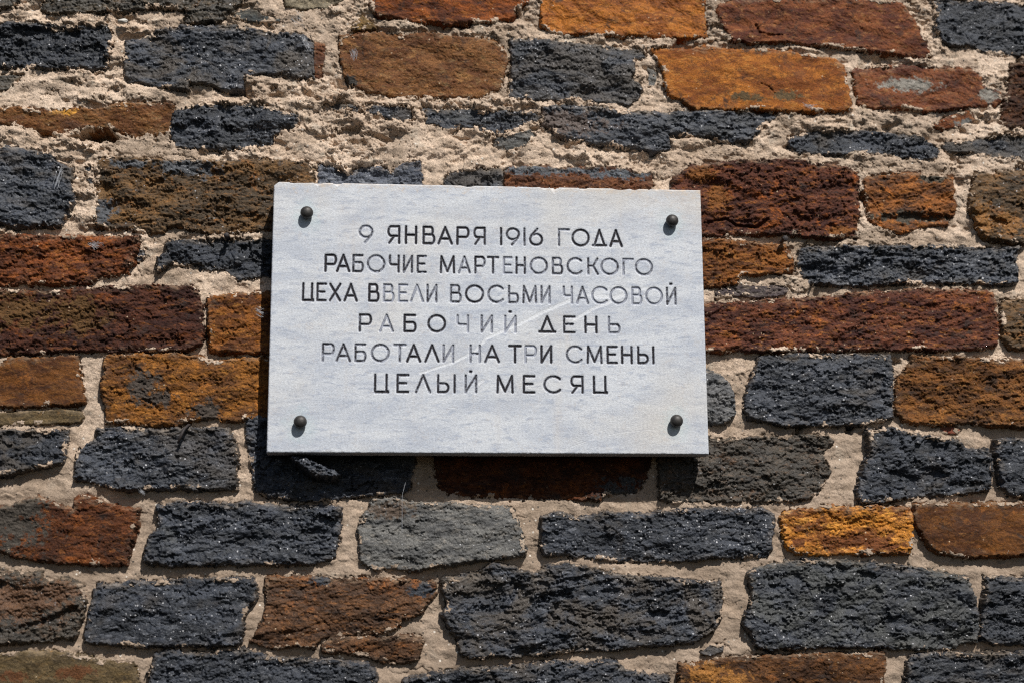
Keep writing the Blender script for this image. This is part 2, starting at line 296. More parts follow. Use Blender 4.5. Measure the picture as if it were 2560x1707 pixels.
('B1','D',[(650,925),(800,920),(900,905),(1050,900),(1200,890),(1450,885),(1640,885),(1680,930),(1680,1010),(1620,1070),(1590,1150),(1590,1250),(1560,1310),(1400,1320),(1200,1320),(900,1330),(750,1310),(580,1300),(560,1260),(590,1150),(610,1020),(620,960)],{'h':10,'sp':2}),
('B2','RU2',[(160,880),(300,865),(470,870),(600,880),(770,880),(950,890),(1150,900),(1270,910),(1280,980),(1210,1060),(1180,1110),(1060,1150),(1020,1220),(950,1230),(800,1250),(600,1260),(540,1270),(480,1340),(380,1320),(310,1330),(250,1350),(130,1310),(80,1290),(150,1170),(180,1030)],{'h':5,'patch':[(1055,1470,30,18),(800,1450,25,12)],'pcol':(.045,.05,.06)}),
('B2','RU2',[(570,1290),(600,1265),(800,1270),(950,1270),(1060,1255),(1180,1265),(1195,1310),(1160,1410),(1060,1440),(920,1425),(830,1390),(700,1370),(540,1360),(530,1330)],{'h':4}),
('B3','D',[(-248,890),(-130,870),(-60,850),(0,850),(80,790),(200,810),(300,850),(370,855),(430,815),(560,790),(700,820),(880,860),(1000,870),(1130,870),(1250,890),(1400,910),(1575,905),(1575,1050),(1560,1160),(1520,1220),(1450,1260),(1400,1300),(1200,1320),(950,1330),(800,1345),(600,1360),(450,1375),(200,1390),(0,1395),(-128,1388),(-130,1320),(-190,1230),(-248,1120),(-215,1080),(-230,1000)],{'cuts':[(2.5,-2.5,[(1340,1482),(1420,1470),(1480,1455),(1530,1443)]),(5,4,[(1340,1462),(1420,1452),(1480,1440)])],'h':9,'big':1.3}),
('B4','D',[(290,850),(390,800),(480,780),(700,765),(900,780),(1100,790),(1280,800),(1450,830),(1600,860),(1710,880),(1730,950),(1765,1050),(1790,1180),(1770,1290),(1680,1310),(1600,1340),(1300,1345),(1100,1330),(900,1330),(600,1345),(400,1350),(340,1320),(300,1240),(250,1170),(290,1090),(310,980)],{'cuts':[(3,4,[(1925,1466),(1960,1464)]),(4,5,[(2180,1470),(2195,1480)])],'h':9,'dk':.9}),
('B4','D',[(1820,880),(1950,870),(2091,880),(2430,880),(2430,1300),(2091,1310),(1900,1310),(1810,1290),(1800,1200),(1815,1050),(1830,980)],{'h':7,'dk':.75}),
('B3','D',[(1450,1370),(1510,1320),(1590,1320),(1585,1360),(1500,1390)],{'h':1}),
('B1','OL',[(-310,1360),(0,1370),(300,1360),(450,1370),(600,1400),(680,1430),(800,1440),(880,1450),(900,1500),(920,1760),(-310,1760)],{'h':7,'flat':.8,'dk':.85,'patch':[(190,1680,40,15),(40,1690,40,12)],'pcol':(.12,.05,.02)}),
('B1','D',[(1020,1380),(1100,1350),(1250,1370),(1400,1370),(1440,1340),(1600,1340),(1680,1380),(1850,1410),(2091,1410),(2250,1430),(2400,1440),(2450,1500),(2490,1760),(940,1760),(980,1500)],{'h':8,'dk':.8}),
('B3','D',[(-490,1545),(-370,1512),(-168,1485),(0,1470),(200,1462),(320,1450),(490,1415),(600,1437),(720,1450),(800,1425),(880,1430),(960,1480),(1100,1510),(1220,1520),(1230,1760),(-560,1760)],{'h':8,'dk':.85}),
('B4','RU3',[(-165,1440),(40,1420),(300,1392),(600,1380),(900,1372),(1180,1370),(1175,1450),(1130,1760),(-165,1760)],{'h':7,'flat':.6,'patch':[(1765,1680,50,25),(1830,1700,40,20)],'pcol':(.30,.13,.03)}),
('B4','D',[(1340,1380),(1500,1365),(1700,1375),(1900,1375),(2091,1370),(2430,1370),(2430,1760),(1320,1760),(1320,1450)],{'h':8,'dk':.8}),
('T2','OL2',[(715,190),(800,115),(870,170),(890,200),(760,210)],{'h':5}),
]
# kind: (colour a, colour b, colour c, relief, sparkle, label)
D0 = ((.037,.043,.057),(.012,.0145,.020),(.100,.107,.124))
KINDS = {
 'D':   (*D0,'rough',1.0,'dark blue-grey rough stone'),
 'DB':  ((.050,.047,.042),(.026,.025,.024),(.085,.066,.045),'rough',.5,'dark brownish stone'),
 'DB2': ((.060,.055,.052),(.035,.034,.035),(.115,.080,.060),'rough',.4,'dark brown and grey stone'),
 'BL':  ((.095,.105,.130),(.050,.057,.075),(.20,.21,.23),'rough',.8,'blue-grey stone'),
 'SL':  ((.075,.085,.085),(.040,.045,.045),(.14,.14,.12),'flat',.2,'thin dark slate shard'),
 'GR':  ((.125,.122,.115),(.070,.070,.070),(.18,.165,.145),'rough',.5,'grey stone'),
 'GR2': ((.105,.105,.108),(.060,.062,.066),(.16,.155,.145),'rough',.4,'grey stone'),
 'TA':  ((.20,.165,.11),(.11,.09,.06),(.30,.26,.19),'flat',.1,'dun brown stone'),
 'O':   ((.30,.088,.016),(.10,.030,.012),(.36,.13,.022),'flat',.1,'rust orange stone'),
 'OY':  ((.33,.125,.020),(.17,.054,.010),(.40,.19,.048),'flat',.1,'bright ochre orange stone'),
 'OB':  ((.20,.096,.038),(.11,.046,.020),(.24,.16,.085),'flat',.2,'orange brown stone'),
 'OB2': ((.22,.085,.018),(.075,.028,.011),(.33,.155,.036),'cleft',.2,'orange brown stone'),
 'OBD': ((.15,.062,.016),(.07,.027,.010),(.20,.095,.028),'flat',.1,'dull orange brown stone'),
 'OBD2':((.165,.070,.019),(.060,.028,.012),(.25,.13,.04),'cleft',.2,'ochre brown stone'),
 'OG':  ((.25,.108,.022),(.095,.042,.016),(.36,.175,.04),'cleft',.2,'golden brown stone'),
 'OR':  ((.21,.082,.022),(.075,.033,.017),(.33,.14,.034),'cleft',.2,'orange and brown banded stone'),
 'RO':  ((.185,.064,.024),(.085,.025,.014),(.27,.135,.06),'flat',.1,'rusty red-brown stone'),
 'RR':  ((.17,.055,.018),(.060,.020,.010),(.26,.10,.024),'cleft',.2,'rusty red stone'),
 'RR2': ((.135,.046,.024),(.048,.015,.013),(.30,.125,.034),'cleft',.4,'long rusty red stone'),
 'RR3': ((.12,.042,.016),(.055,.020,.010),(.19,.075,.022),'cleft',.2,'dark rust stone'),
 'R':   ((.105,.038,.024),(.045,.016,.014),(.27,.100,.024),'cleft',.2,'dark wine red stone'),
 'RB':  ((.20,.065,.045),(.14,.04,.03),(.24,.09,.06),'flat',0,'small brick red chip'),
 'PU':  ((.095,.075,.075),(.055,.042,.045),(.20,.17,.15),'cleft',.2,'purplish thin stone'),
 'RU':  ((.12,.050,.026),(.055,.024,.016),(.19,.09,.04),'cleft',.5,'dark rusty stone'),
 'RU2': ((.10,.053,.030),(.045,.027,.020),(.20,.095,.040),'cleft',.6,'rusty brown stone'),
 'RU3': ((.11,.052,.022),(.045,.022,.012),(.20,.09,.026),'cleft',.3,'rusty brown stone'),
 'B':   ((.130,.076,.030),(.050,.036,.022),(.22,.110,.032),'rough',.5,'olive brown stone'),
 'OL':  ((.13,.102,.060),(.070,.055,.034),(.17,.125,.065),'flat',.1,'olive tan stone'),
 'OL2': ((.17,.12,.05),(.09,.06,.03),(.26,.17,.06),'cleft',.2,'olive brown chip'),
 'Y':   ((.46,.205,.036),(.15,.055,.016),(.60,.33,.09),'cleft',.3,'bright golden yellow stone'),
}

def px_outline(tile, pts):
    ox, oy = TILE[tile]
    p = np.array(pts, float) / K + np.array([ox, oy])
    return p

def poly_sdf(P, X, Z):
    """signed distance, + inside"""
    d2 = np.full(X.shape, 1e9); ins = np.zeros(X.shape, bool)
    n = len(P)
    for i in range(n):
        a, b = P[i], P[(i + 1) % n]
        e = b - a; wx, wz = X - a[0], Z - a[1]
        t = np.clip((wx * e[0] + wz * e[1]) / (e @ e + 1e-12), 0, 1)
        d2 = np.minimum(d2, (wx - t * e[0]) ** 2 + (wz - t * e[1]) ** 2)
        if a[1] != b[1]:
            c = ((a[1] > Z) != (b[1] > Z)) & (X < (b[0] - a[0]) * (Z - a[1]) / (b[1] - a[1]) + a[0])
            ins ^= c
    d = np.sqrt(d2)
    return np.where(ins, d, -d)

# wall grid (rows go down)
GX0, GX1, GZ0, GZ1 = -0.745, 0.870, 0.565, -0.545
NC = int(round((GX1 - GX0) / STEP)) + 1; NR = int(round((GZ0 - GZ1) / STEP)) + 1
XS = GX0 + np.arange(NC) * STEP; ZS = GZ0 - np.arange(NR) * STEP
XG, ZG = np.meshgrid(XS, ZS)

def stone_material(idx, kind, opt):
    a, b, c, relief, spark, lab = KINDS[kind]
    g = np.random.default_rng(500 + idx)
    dk = opt.get('dk', 1.0)  # on outer stones this puts edge fall-off of light into the colour
    v = dk * g.uniform(.92, 1.10)
    a, b, c = [tuple(min(1, x * v) for x in q) for q in (a, b, c)]
    if kind not in ('D', 'BL', 'GR', 'GR2', 'SL', 'PU', 'TA'):
        a, b, c = [(q[0] * .96, q[1] * .85, q[2] * .68) for q in (a, b, c)]
    tint = (.058, .047, .037) if g.random() < .6 else (.050, .052, .050)
    spark *= opt.get('sp', 1.0)
    N = NT("stone_" + kind.lower())
    off = tuple(g.uniform(-20, 20, 3))
    ang = g.uniform(-.15, .15) + (0.5 if opt.get('diag') else 0)
    vec = N.coords(off, (1, 1, 2.5), (0, ang, 0))
    vec1 = N.coords(off)
    n1 = N.noise(vec, 22, 5, .62, .4)
    n2 = N.noise(vec, 75, 4, .65, .2)
    n3 = N.noise(vec, 560, 4, .85)
    col = N.mix(N.ramp(n1, .38, .62), a, b)
    col = N.mix(N.math('MULTIPLY', N.ramp(n2, .52, .68), .8), col, c)
    n4 = N.noise(N.coords((off[1], off[2], off[0]), (1, 1, 1.5), (0, ang, 0)), 13, 6, .68, .8)
    if kind in ('D', 'BL', 'GR', 'GR2'):
        k1 = g.uniform(.40, .62)
        col = N.mix(N.math('MULTIPLY', N.ramp(n4, k1, k1 + .16), g.uniform(.5, .9)), col, tint)
    else:
        vein = N.ramp(N.math('ABSOLUTE', N.math('SUBTRACT', n4, .5)), .0, .035, 1.0, 0.0)
        col = N.mix(N.math('MULTIPLY', vein, .55), col, tuple(x * .35 for x in b))
        col = N.mix(N.math('MULTIPLY', N.ramp(n4, .56, .70), .6), col, tuple(x * .55 + .018 for x in b))
        n6 = N.noise(N.coords((off[2], off[0], off[1]), (1, 1, 1.3)), 30, 6, .7, .5)
        col = N.mix(N.math('MULTIPLY', N.ramp(n6, .56, .70), .75), col, (min(.7, c[0] * 1.30), c[1] * 1.08, c[2] * .85))
        col = N.mix(N.math('MULTIPLY', N.ramp(n6, .44, .32), .75), col, (.022, .017, .015))
    pa = N.attr("patch")
    pc = opt.get('pcol', a)
    pv = N.mix(N.ramp(n2, .35, .7), pc, tuple(x * .6 for x in pc))
    col = N.mix(pa.outputs["Fac"], col, pv)
    # mineral grain: light and dark crystals
    col = N.mix(1.0, col, N.grey(N.ramp(n3, .33, .67, .22, 1.95)), 'MULTIPLY')
    vor = N.n("ShaderNodeTexVoronoi", Vector=vec1, Scale=330.0)
    rnd = N.n("ShaderNodeSeparateColor", i0=vor.outputs["Color"])
    rad = N.math('ADD', N.math('MULTIPLY', rnd.outputs[1], .34), .10)
    near = N.ramp(N.math('SUBTRACT', vor.outputs["Distance"], rad), -.06, .06, 1.0, 0.0)
    pick = N.ramp(rnd.outputs[0], 1 - .115 * max(spark, .12), 1 - .108 * max(spark, .12))
    pick = N.math('MULTIPLY', pick, N.ramp(N.noise(vec1, 26, 3, .6), .38, .56))
    fl = N.math('MULTIPLY', N.math('MULTIPLY', pick, near), N.math('ADD', N.math('MULTIPLY', rnd.outputs[2], .8), .2))
    # mortar dust and lime bloom along the edges
    du = N.attr("dust")
    dust = N.math('MULTIPLY', du.outputs["Fac"], N.ramp(n2, .40, .62))
    col = N.mix(dust, col, (.36, .28, .20))
    fcol = (.72, .72, .75) if kind[0] in 'DGB' else (.55, .42, .28)
    col = N.mix(N.math('MULTIPLY', fl, .85), col, fcol)
    # relief finer than the mesh
    h = N.math('ADD', N.math('MULTIPLY', N.noise(vec, 240, 5, .7), 1.0), N.math('MULTIPLY', n3, .45))
    bs = {'rough': .9, 'cleft': .8, 'flat': .6}[relief]
    nrm = N.bump(h, bs * g.uniform(.6, 1.1), .0015)
    # crystals are little tilted mirrors
    tilt = N.n("ShaderNodeVectorMath", {"operation": 'SUBTRACT'}, i0=vor.outputs["Color"], i1=(.5, .5, .5))
    tl = N.n("ShaderNodeVectorMath", {"operation": 'SCALE'}, i0=tilt.outputs[0], Scale=1.6)
    ad = N.n("ShaderNodeVectorMath", {"operation": 'ADD'}, i0=nrm, i1=tl.outputs[0])
    nn = N.n("ShaderNodeVectorMath", {"operation": 'NORMALIZE'}, i0=ad.outputs[0])
    mx = N.n("ShaderNodeMix", {"data_type": 'VECTOR'})
    N.set(mx.inputs[0], fl); N.set(mx.inputs[4], nrm); N.set(mx.inputs[5], nn.outputs[0])
    N.out(Base_Color=col, Roughness=N.ramp(fl, 0, 1, .50 if kind[0] == 'D' else .70, .28), Normal=mx.outputs[1])
    N.b.inputs["Specular IOR Level"].default_value = .42 if kind[0] in 'DBG' else .22
    return N.m

wall = thing("stone_wall", "coursed rubble wall of dark grey and rust orange stones in sandy mortar", "wall", (0, 0, 0))

Smax = np.full((NR, NC), -1.0, np.float32)
HEDGE = np.zeros((NR, NC), np.float32)
for idx, (tile, kind, pts, opt) in enumerate(STONES):
    g = np.random.default_rng(900 + idx)
    P3 = on_plane(*px_outline(tile, pts).T, 0.0)
    P = P3[:, [0, 2]]
    mg = 0.012
    c0 = max(0, int((P[:, 0].min() - mg - GX0) / STEP)); c1 = min(NC, int((P[:, 0].max() + mg - GX0) / STEP) + 2)
    r0 = max(0, int((GZ0 - P[:, 1].max() - mg) / STEP)); r1 = min(NR, int((GZ0 - P[:, 1].min() + mg) / STEP) + 2)
    h, w = r1 - r0, c1 - c0
    X, Z = XG[r0:r1, c0:c1], ZG[r0:r1, c0:c1]
    dr, dc = int(g.integers(0, 1024)), int(g.integers(0, 2048))
    T = lambda k: take(k, r0, c0, h, w, dr, dc)
    sdf = poly_sdf(P, X, Z)
    size = min(np.ptp(P[:, 0]), np.ptp(P[:, 1]))
    ke = min(1.0, size / .05)
    sdf = sdf + ke * (T('edge') * .0010 + T('rough') * .0003) + .0010
    relief = KINDS[kind][3]
    flat = opt.get('flat', 0.0)
    big = opt.get('big', 1.0)
    broad, cleft, rough, fine = T('broad'), T('cleft'), T('rough'), T('fine')
    fM, fS, pit_ = T('facM'), T('facS'), T('pit')
    fL = T('facL')
    w1, w2, w3, w4 = g.uniform(.55, 1.35), g.uniform(.5, 1.3), g.uniform(.6, 1.3), g.uniform(.4, 1.2)
    if relief == 'rough':
        q = terrace(cleft * .8 + broad * .4, 1.2, 1.7)
        hh = (.0022 * broad + .0012 * w1 * q) * big + .0015 * w2 * fL + .0008 * w3 * fM + .00022 * w4 * fS + .00010 * rough - .0009 * w1 * np.clip(pit_ - 1.2, 0, 2) + .00006 * fine
    elif relief == 'cleft':
        q = terrace(cleft * .9 + .2 * rough, 1.4, 2.0)
        hh = .0016 * broad + .0011 * w1 * q + .0011 * w2 * fL + .0005 * w3 * fM + .00022 * w4 * fS + .00012 * rough - .0007 * np.clip(pit_ - 1.1, 0, 2) + .00006 * fine
    else:
        q = terrace(T('flake'), 1.0, 5.0)
        hh = .0011 * broad + .0008 * q + .00016 * fM + .00014 * fS + .00016 * rough + .00007 * fine
        hh -= .0014 * (1 - sstep(.0, .04, np.abs(T('crack') + .4))) * sstep(.2, .9, T('broad'))
    hh = hh * (1 - .5 * flat) * (.45 + .55 * ke)
    H0 = opt.get('h', 5) * .001 + .001
    zc, zr = (P[:, 1].max() + P[:, 1].min()) / 2, max(np.ptp(P[:, 1]), .02) / 2
    xc, xr = (P[:, 0].max() + P[:, 0].min()) / 2, max(np.ptp(P[:, 0]), .02) / 2
    hh = hh + H0 + opt.get('tilt', g.uniform(-2, 2)) * .001 * ke * (Z - zc) / zr + g.uniform(-1.5, 1.5) * .001 * ke * (X - xc) / xr
    if 'bump' in opt:
        bp = on_plane(*np.array(opt['bump'], float).T, -.034)[:, [0, 2]]
        bs_ = poly_sdf(bp, X, Z) + T('edge') * .001
        lit = .043 + .0010 * T('rough') + .0016 * T('facM') - .06 * np.clip(-.205 - Z, 0, 1)
        hh = np.where(bs_ > -.005, hh + (lit - hh) * sstep(-.005, .003, bs_), hh)
        shard = sstep(-.002, .001, bs_)
    for (cw, cd, cp) in opt.get('cuts', []):
        c3 = on_plane(*np.array(cp, float).T, 0.0)[:, [0, 2]]
        d2 = np.full(X.shape, 1.0)
        for a_, b_ in zip(c3[:-1], c3[1:]):
            e_ = b_ - a_
            t_ = np.clip(((X - a_[0]) * e_[0] + (Z - a_[1]) * e_[1]) / (e_ @ e_), 0, 1)
            d2 = np.minimum(d2, np.hypot(X - a_[0] - t_ * e_[0], Z - a_[1] - t_ * e_[1]))
        hh = hh - cd * .001 * sstep(1.0, .25, (d2 + .0008 * T('edge')) / (cw * .001))
    e = (.0026 + .0010 * T('edge')) * ke + .0008
    e = np.maximum(e, .0015)
    t = np.clip(sdf / e, 0, 1)
    drop = (1 - np.sqrt(np.clip(1 - (1 - t) ** 2, 0, 1))) * (.0022 * ke + .0008)
    H = hh - drop - np.clip(-sdf, 0, 1) * 4.5
    keep = sdf > -.0065
    cell = keep[:-1, :-1] & keep[1:, :-1] & keep[:-1, 1:] & keep[1:, 1:]
    used, F = grid_faces(cell)
    loc = (xc, 0.0, zc)
    V = np.stack([X.ravel()[used] - xc, -H.ravel()[used], Z.ravel()[used] - zc], 1)
    me = make_mesh("stone", V, F)
    pt = np.zeros(sdf.shape, np.float32)
    for (ex, ey, ea, eb) in opt.get('patch', []):
        c = on_plane(ex, ey, 0)
        s = .00053
        d = np.sqrt(((X - c[0]) / (ea * s)) ** 2 + ((Z - c[2]) / (eb * s)) ** 2)
        pt = np.maximum(pt, sstep(1.25, .75, d + .28 * T('edge') + .12 * rough))
    add_attr(me, "patch", pt.ravel()[used])
    if 'bump' in opt: pt = np.maximum(pt, shard)
    top = sstep(-.2, .9, (Z - zc) / zr)
    du = sstep(.010, .0, sdf + .002 * T('lump')) * (.10 + .25 * top)
    add_attr(me, "dust", du.ravel()[used])
    o = link("stone", me, stone_material(idx, kind, opt), wall, loc)
    o["label"] = KINDS[kind][5]
    HEDGE[r0:r1, c0:c1] = np.where(sdf > Smax[r0:r1, c0:c1], H, HEDGE[r0:r1, c0:c1])
    Smax[r0:r1, c0:c1] = np.maximum(Smax[r0:r1, c0:c1], sdf)

# ------------------------------------------------------------------ mortar
far = Smax < -.99
Smax[far] = -.02
lump = take('lump', 0, 0, NR, NC); edge = take('edge', 0, 0, NR, NC, 300, 700)
grain = take('grain', 0, 0, NR, NC); rough = take('rough', 0, 0, NR, NC, 500, 100)
crack = take('crack', 0, 0, NR, NC); broad = take('broad', 0, 0, NR, NC, 100, 900)
up = sstep(.02, .20, ZG + .05 * broad)              # 1 = crumbling upper joints, 0 = smooth pointing below
facL, facM = take('facL', 0, 0, NR, NC), take('facM', 0, 0, NR, NC, 400, 900)
rugged = sstep(-.6, .8, take('broad', 0, 0, NR, NC, 700, 900))      # some joints are crumbled, some still smooth
ql = terrace(lump * .9 + .15 * rough, 1.0, 3.0)
facX = take('facX', 0, 0, NR, NC, 200, 300)
hm_up = .0032 + .0014 * lump + rugged * (.0013 * ql + .0024 * facX + .0009 * facL + .00012 * facM) + .0007 * facX + .00016 * rough + .00008 * grain
ck = (1 - sstep(.01, .045, np.abs(crack))) * sstep(-.3, .4, broad)
hm_up -= .0065 * ck
pit = take('pit', 0, 0, NR, NC, 77, 33)
hm_up -= .0018 * np.clip(pit - 1.6, 0, 1.5) + .004 * sstep(1.7, 2.3, lump * -1)
hm_lo = -.0012 + .0009 * lump + .0015 * broad + .0005 * facX + .0002 * facL + .00014 * rough + .00008 * grain - .0012 * np.clip(pit - 2.2, 0, 1)
hm = up * hm_up + (1 - up) * hm_lo
# joints dip where they meet a stone, here and there leaving an open gap
near = sstep(-.0032, -.0006, Smax)
hm = hm - near * (.0004 + (.0065 + .003 * up) * sstep(.45 - .35 * up, 1.2, edge))
# mortar smeared thinly over the edges of the stones, here and there
sm = take('lump', 0, 0, NR, NC, 640, 1500) * .75 + .45 * take('edge', 0, 0, NR, NC, 40, 1500)
reach = .0066 * sstep(.5, 1.3, sm)
film = HEDGE + .0005 + .0002 * rough
smear = (Smax > -.0005) & (Smax < reach)
hm = np.where(smear, np.maximum(hm, np.minimum(film, .0125)), hm)
hm = np.where((Smax > .002) & ~smear, hm - .006, hm)
# open cavities and proud lumps seen in the joints (photo px: outline, depth mm)
FEAT = [([(172,345),(215,330),(270,322),(292,345),(286,352),(215,350)], -45),
        ([(90,325),(125,325),(140,345),(100,343)], -15),
        ([(958,54),(985,52),(1020,60),(1070,66),(1068,80),(1010,84),(962,80)], 8),
        ([(1130,70),(1225,60),(1310,62),(1320,90),(1240,96),(1130,92)], 4),
        ([(256,16),(282,14),(292,46),(270,56)], 8),
        ([(1660,345),(1700,345),(1770,350),(1780,365),(1700,378),(1668,365)], 6),
        ([(1985,120),(2030,122),(2050,135),(2010,138)], 6),
        ([(2260,150),(2315,152),(2318,168),(2270,168)], 6),
        ([(1993,1066),(2009,1066),(2010,1084),(1996,1084)], -14),
        ([(2120,1066),(2142,1066),(2128,1080),(2118,1078)], -14),
        ([(355,880),(368,880),(368,888),(356,888)], -14),
        ([(2228,895),(2250,902),(2250,912),(2228,912)], -9),
        ([(520,770),(524,860),(600,892),(590,905),(512,890)], -10),
        ([(148,340),(170,336),(200,352),(232,380),(190,372),(150,362)], 6),
        ([(310,214),(380,216),(430,232),(420,256),(310,256)], 5),
        ([(1105,345),(1160,352),(1170,372),(1120,392),(1060,400)], 5),
        ([(2380,600-178),(2460,418),(2448,445),(2400,452)], 3),
        ([(640,205),(690,215),(700,240),(620,250),(600,235)], -5),
        ([(820,310),(880,300),(930,380),(880,400),(830,370)], -5),
        ([(1130,410),(1230,350),(1236,385),(1140,410)], -4)]
for pts, dep in FEAT:
    p = on_plane(*np.array(pts, float).T, 0)[:, [0, 2]]
    cs = slice(max(0, int((p[:, 0].min() - .01 - GX0) / STEP)), int((p[:, 0].max() + .01 - GX0) / STEP) + 1)
    rs = slice(max(0, int((GZ0 - p[:, 1].max() - .01) / STEP)), int((GZ0 - p[:, 1].min() + .01) / STEP) + 1)
    s = poly_sdf(p, XG[rs, cs], ZG[rs, cs]) + .0012 * edge[rs, cs]
    hm[rs, cs] += dep * .001 * sstep(-.003, .003 if dep < 0 else .006, s)

N = NT("mortar")
vec = N.coords((3, 1, 2))
m1 = N.noise(vec, 14, 5, .6); m2 = N.noise(vec, 90, 4, .65); m3 = N.noise(vec, 650, 3, .75)
col = N.mix(N.ramp(m1, .35, .66), (.65, .51, .395), (.49, .37, .275))
col = N.mix(N.math('MULTIPLY', N.ramp(m2, .48, .68), .75), col, (.30, .222, .155))
col = N.mix(N.math('MULTIPLY', N.ramp(N.noise(vec, 45, 3, .6), .58, .70), .6), col, (.62, .53, .43))
m5 = N.noise(vec, 6.5, 6, .7, .8)
col = N.mix(N.math('MULTIPLY', N.ramp(m5, .50, .62), .55), col, (.22, .165, .118))
col = N.mix(1.0, col, N.grey(N.ramp(m3, .30, .70, .50, 1.42)), 'MULTIPLY')
wt = N.attr("weather_shade")
col = N.mix(N.math('MULTIPLY', wt.outputs["Fac"], .80), col, (.245, .185, .137))
vor = N.n("ShaderNodeTexVoronoi", Vector=vec, Scale=260.0)
sp = N.n("ShaderNodeSeparateColor", i0=vor.outputs["Color"])
fl = N.math('MULTIPLY', N.ramp(sp.outputs[0], .965, .975), N.ramp(vor.outputs["Distance"], .3, .45, 1, 0))
fc = N.mix(N.ramp(sp.outputs[1], .45, .55), (.10, .085, .07), (.72, .66, .58))
col = N.mix(fl, col, fc)
hgt = N.math('ADD', N.noise(vec, 330, 5, .75), N.math('MULTIPLY', m3, .5))
N.out(Base_Color=col, Roughness=.92, Normal=N.bump(hgt, .8, .0010))
N.b.inputs["Specular IOR Level"].default_value = .25
MORTAR = N.m

cellS = np.minimum.reduce([Smax[:-1, :-1], Smax[1:, :-1], Smax[:-1, 1:], Smax[1:, 1:]])
used, F = grid_faces(cellS < .007)
V = np.stack([XG.ravel()[used], -hm.ravel()[used], ZG.ravel()[used]], 1)
weather_shade = (sstep(.05, -.40, ZG + .08 * broad) * .8 + .35 * sstep(.2, 1.4, broad)).astype(np.float32)  # lower mortar darkened: dirt, plus some edge fall-off of light put into colour
# ring of plain wall round the pictured piece, and the body of the wall behind
RX0, RX1, RZ0, RZ1 = -1.45, 1.60, 1.15, -1.10
nb = len(V)
ring_V, ring_F = [], []
def quad(a, b, c, d):
    i = nb + len(ring_V); ring_V.extend([a, b, c, d]); ring_F.append([i, i + 1, i + 2, i + 3])
yb = .004
for (xa, xb, za, zb) in [(RX0, RX1, RZ0, GZ0), (RX0, RX1, GZ1, RZ1), (RX0, GX0, GZ0, GZ1), (GX1, RX1, GZ0, GZ1)]:
    quad((xa, yb, za), (xa, yb, zb), (xb, yb, zb), (xb, yb, za))
D = .45
quad((RX0, D, RZ0), (RX1, D, RZ0), (RX1, D, RZ1), (RX0, D, RZ1))
quad((RX0, yb, RZ0), (RX1, yb, RZ0), (RX1, D, RZ0), (RX0, D, RZ0))
quad((RX0, D, RZ1), (RX1, D, RZ1), (RX1, yb, RZ1), (RX0, yb, RZ1))
quad((RX0, yb, RZ0), (RX0, D, RZ0), (RX0, D, RZ1), (RX0, yb, RZ1))
quad((RX1, D, RZ0), (RX1, yb, RZ0), (RX1, yb, RZ1), (RX1, D, RZ1))
V = np.vstack([V, np.array(ring_V)]); F = np.vstack([F, np.array(ring_F)])
me = make_mesh("mortar", V, F)
add_attr(me, "weather_shade", np.concatenate([weather_shade.ravel()[used], np.full(len(ring_V), .4)]))
o = link("mortar", me, MORTAR, wall); o["label"] = "sandy beige mortar joints"

# the courses that go on outside the picture
s2 = .004
def ring_blocks():
    g = np.random.default_rng(77); out = []
    z = RZ0
    while z > RZ1 + .04:
        hgt_ = g.uniform(.055, .10); x = RX0 + g.uniform(-.1, 0)
        while x < RX1:
            wd = g.uniform(.12, .30)
            x0, x1, z1, z0 = max(x + .006, RX0), min(x + wd - .006, RX1), z - .006, max(z - hgt_ + .006, RZ1)
            for (a0, a1, b0, b1) in ([(x0, x1, z0, z1)] if (z0 > GZ0 + .002 or z1 < GZ1 - .002) else
                                     [(x0, min(x1, GX0 - .004), z0, z1), (max(x0, GX1 + .004), x1, z0, z1)]):
                if a1 - a0 > .02 and b1 - b0 > .02: out.append((a0, a1, b0, b1, g.integers(0, 6)))
            if z0 <= GZ0 + .002 and z1 > GZ0 + .02: out.append((max(x0, GX0), min(x1, GX1), GZ0 + .003, z1, g.integers(0, 6)))
            if z1 >= GZ1 - .002 and z0 < GZ1 - .02: out.append((max(x0, GX0), min(x1, GX1), z0, GZ1 - .003, g.integers(0, 6)))
            x += wd
        z -= hgt_
    return [b for b in out if b[1] - b[0] > .02 and b[3] - b[2] > .015]
RV, RF, RC = [], [], []
pal = np.array([(.05, .055, .065), (.045, .048, .052), (.06, .055, .05), (.20, .09, .03), (.13, .05, .025), (.12, .09, .05)])
nvt = 0
for (x0, x1, z0, z1, ci) in ring_blocks():
    nx, nz = max(3, int((x1 - x0) / s2) + 1), max(3, int((z1 - z0) / s2) + 1)
    xs, zs = np.linspace(x0, x1, nx), np.linspace(z1, z0, nz)
    X, Z = np.meshgrid(xs, zs)
    ri = ((RZ0 - Z) / STEP).astype(int) % TS[0]; cj = ((X - RX0) / STEP).astype(int) % TS[1]
    dd = np.minimum.reduce([X - x0, x1 - X, Z - z0, z1 - Z])
    H = .006 + .0026 * NZ['broad'][ri, cj] + .002 * NZ['cleft'][ri, cj]
    t = np.clip(dd / .010, 0, 1)
    H = H - (1 - np.sqrt(1 - (1 - t) ** 2)) * .02
    X = X + .002 * NZ['edge'][ri, cj]; Z = Z + .002 * NZ['edge'][cj % TS[0], ri]
    q = np.arange(nx * nz).reshape(nz, nx)
    RF.append(np.stack([q[:-1, :-1], q[1:, :-1], q[1:, 1:], q[:-1, 1:]], -1).reshape(-1, 4) + nvt)
    RV.append(np.stack([X, -H, Z], -1).reshape(-1, 3)); RC.append(np.tile(pal[ci], (nx * nz, 1)))
    nvt += nx * nz
me = make_mesh("surrounding_stones", np.vstack(RV), np.vstack(RF))
add_col(me, "tone", np.vstack(RC))
N = NT("stone_surround")
vec = N.coords((0, 0, 0), (1, 1, 1.8))
ca = N.attr("tone").outputs["Color"]
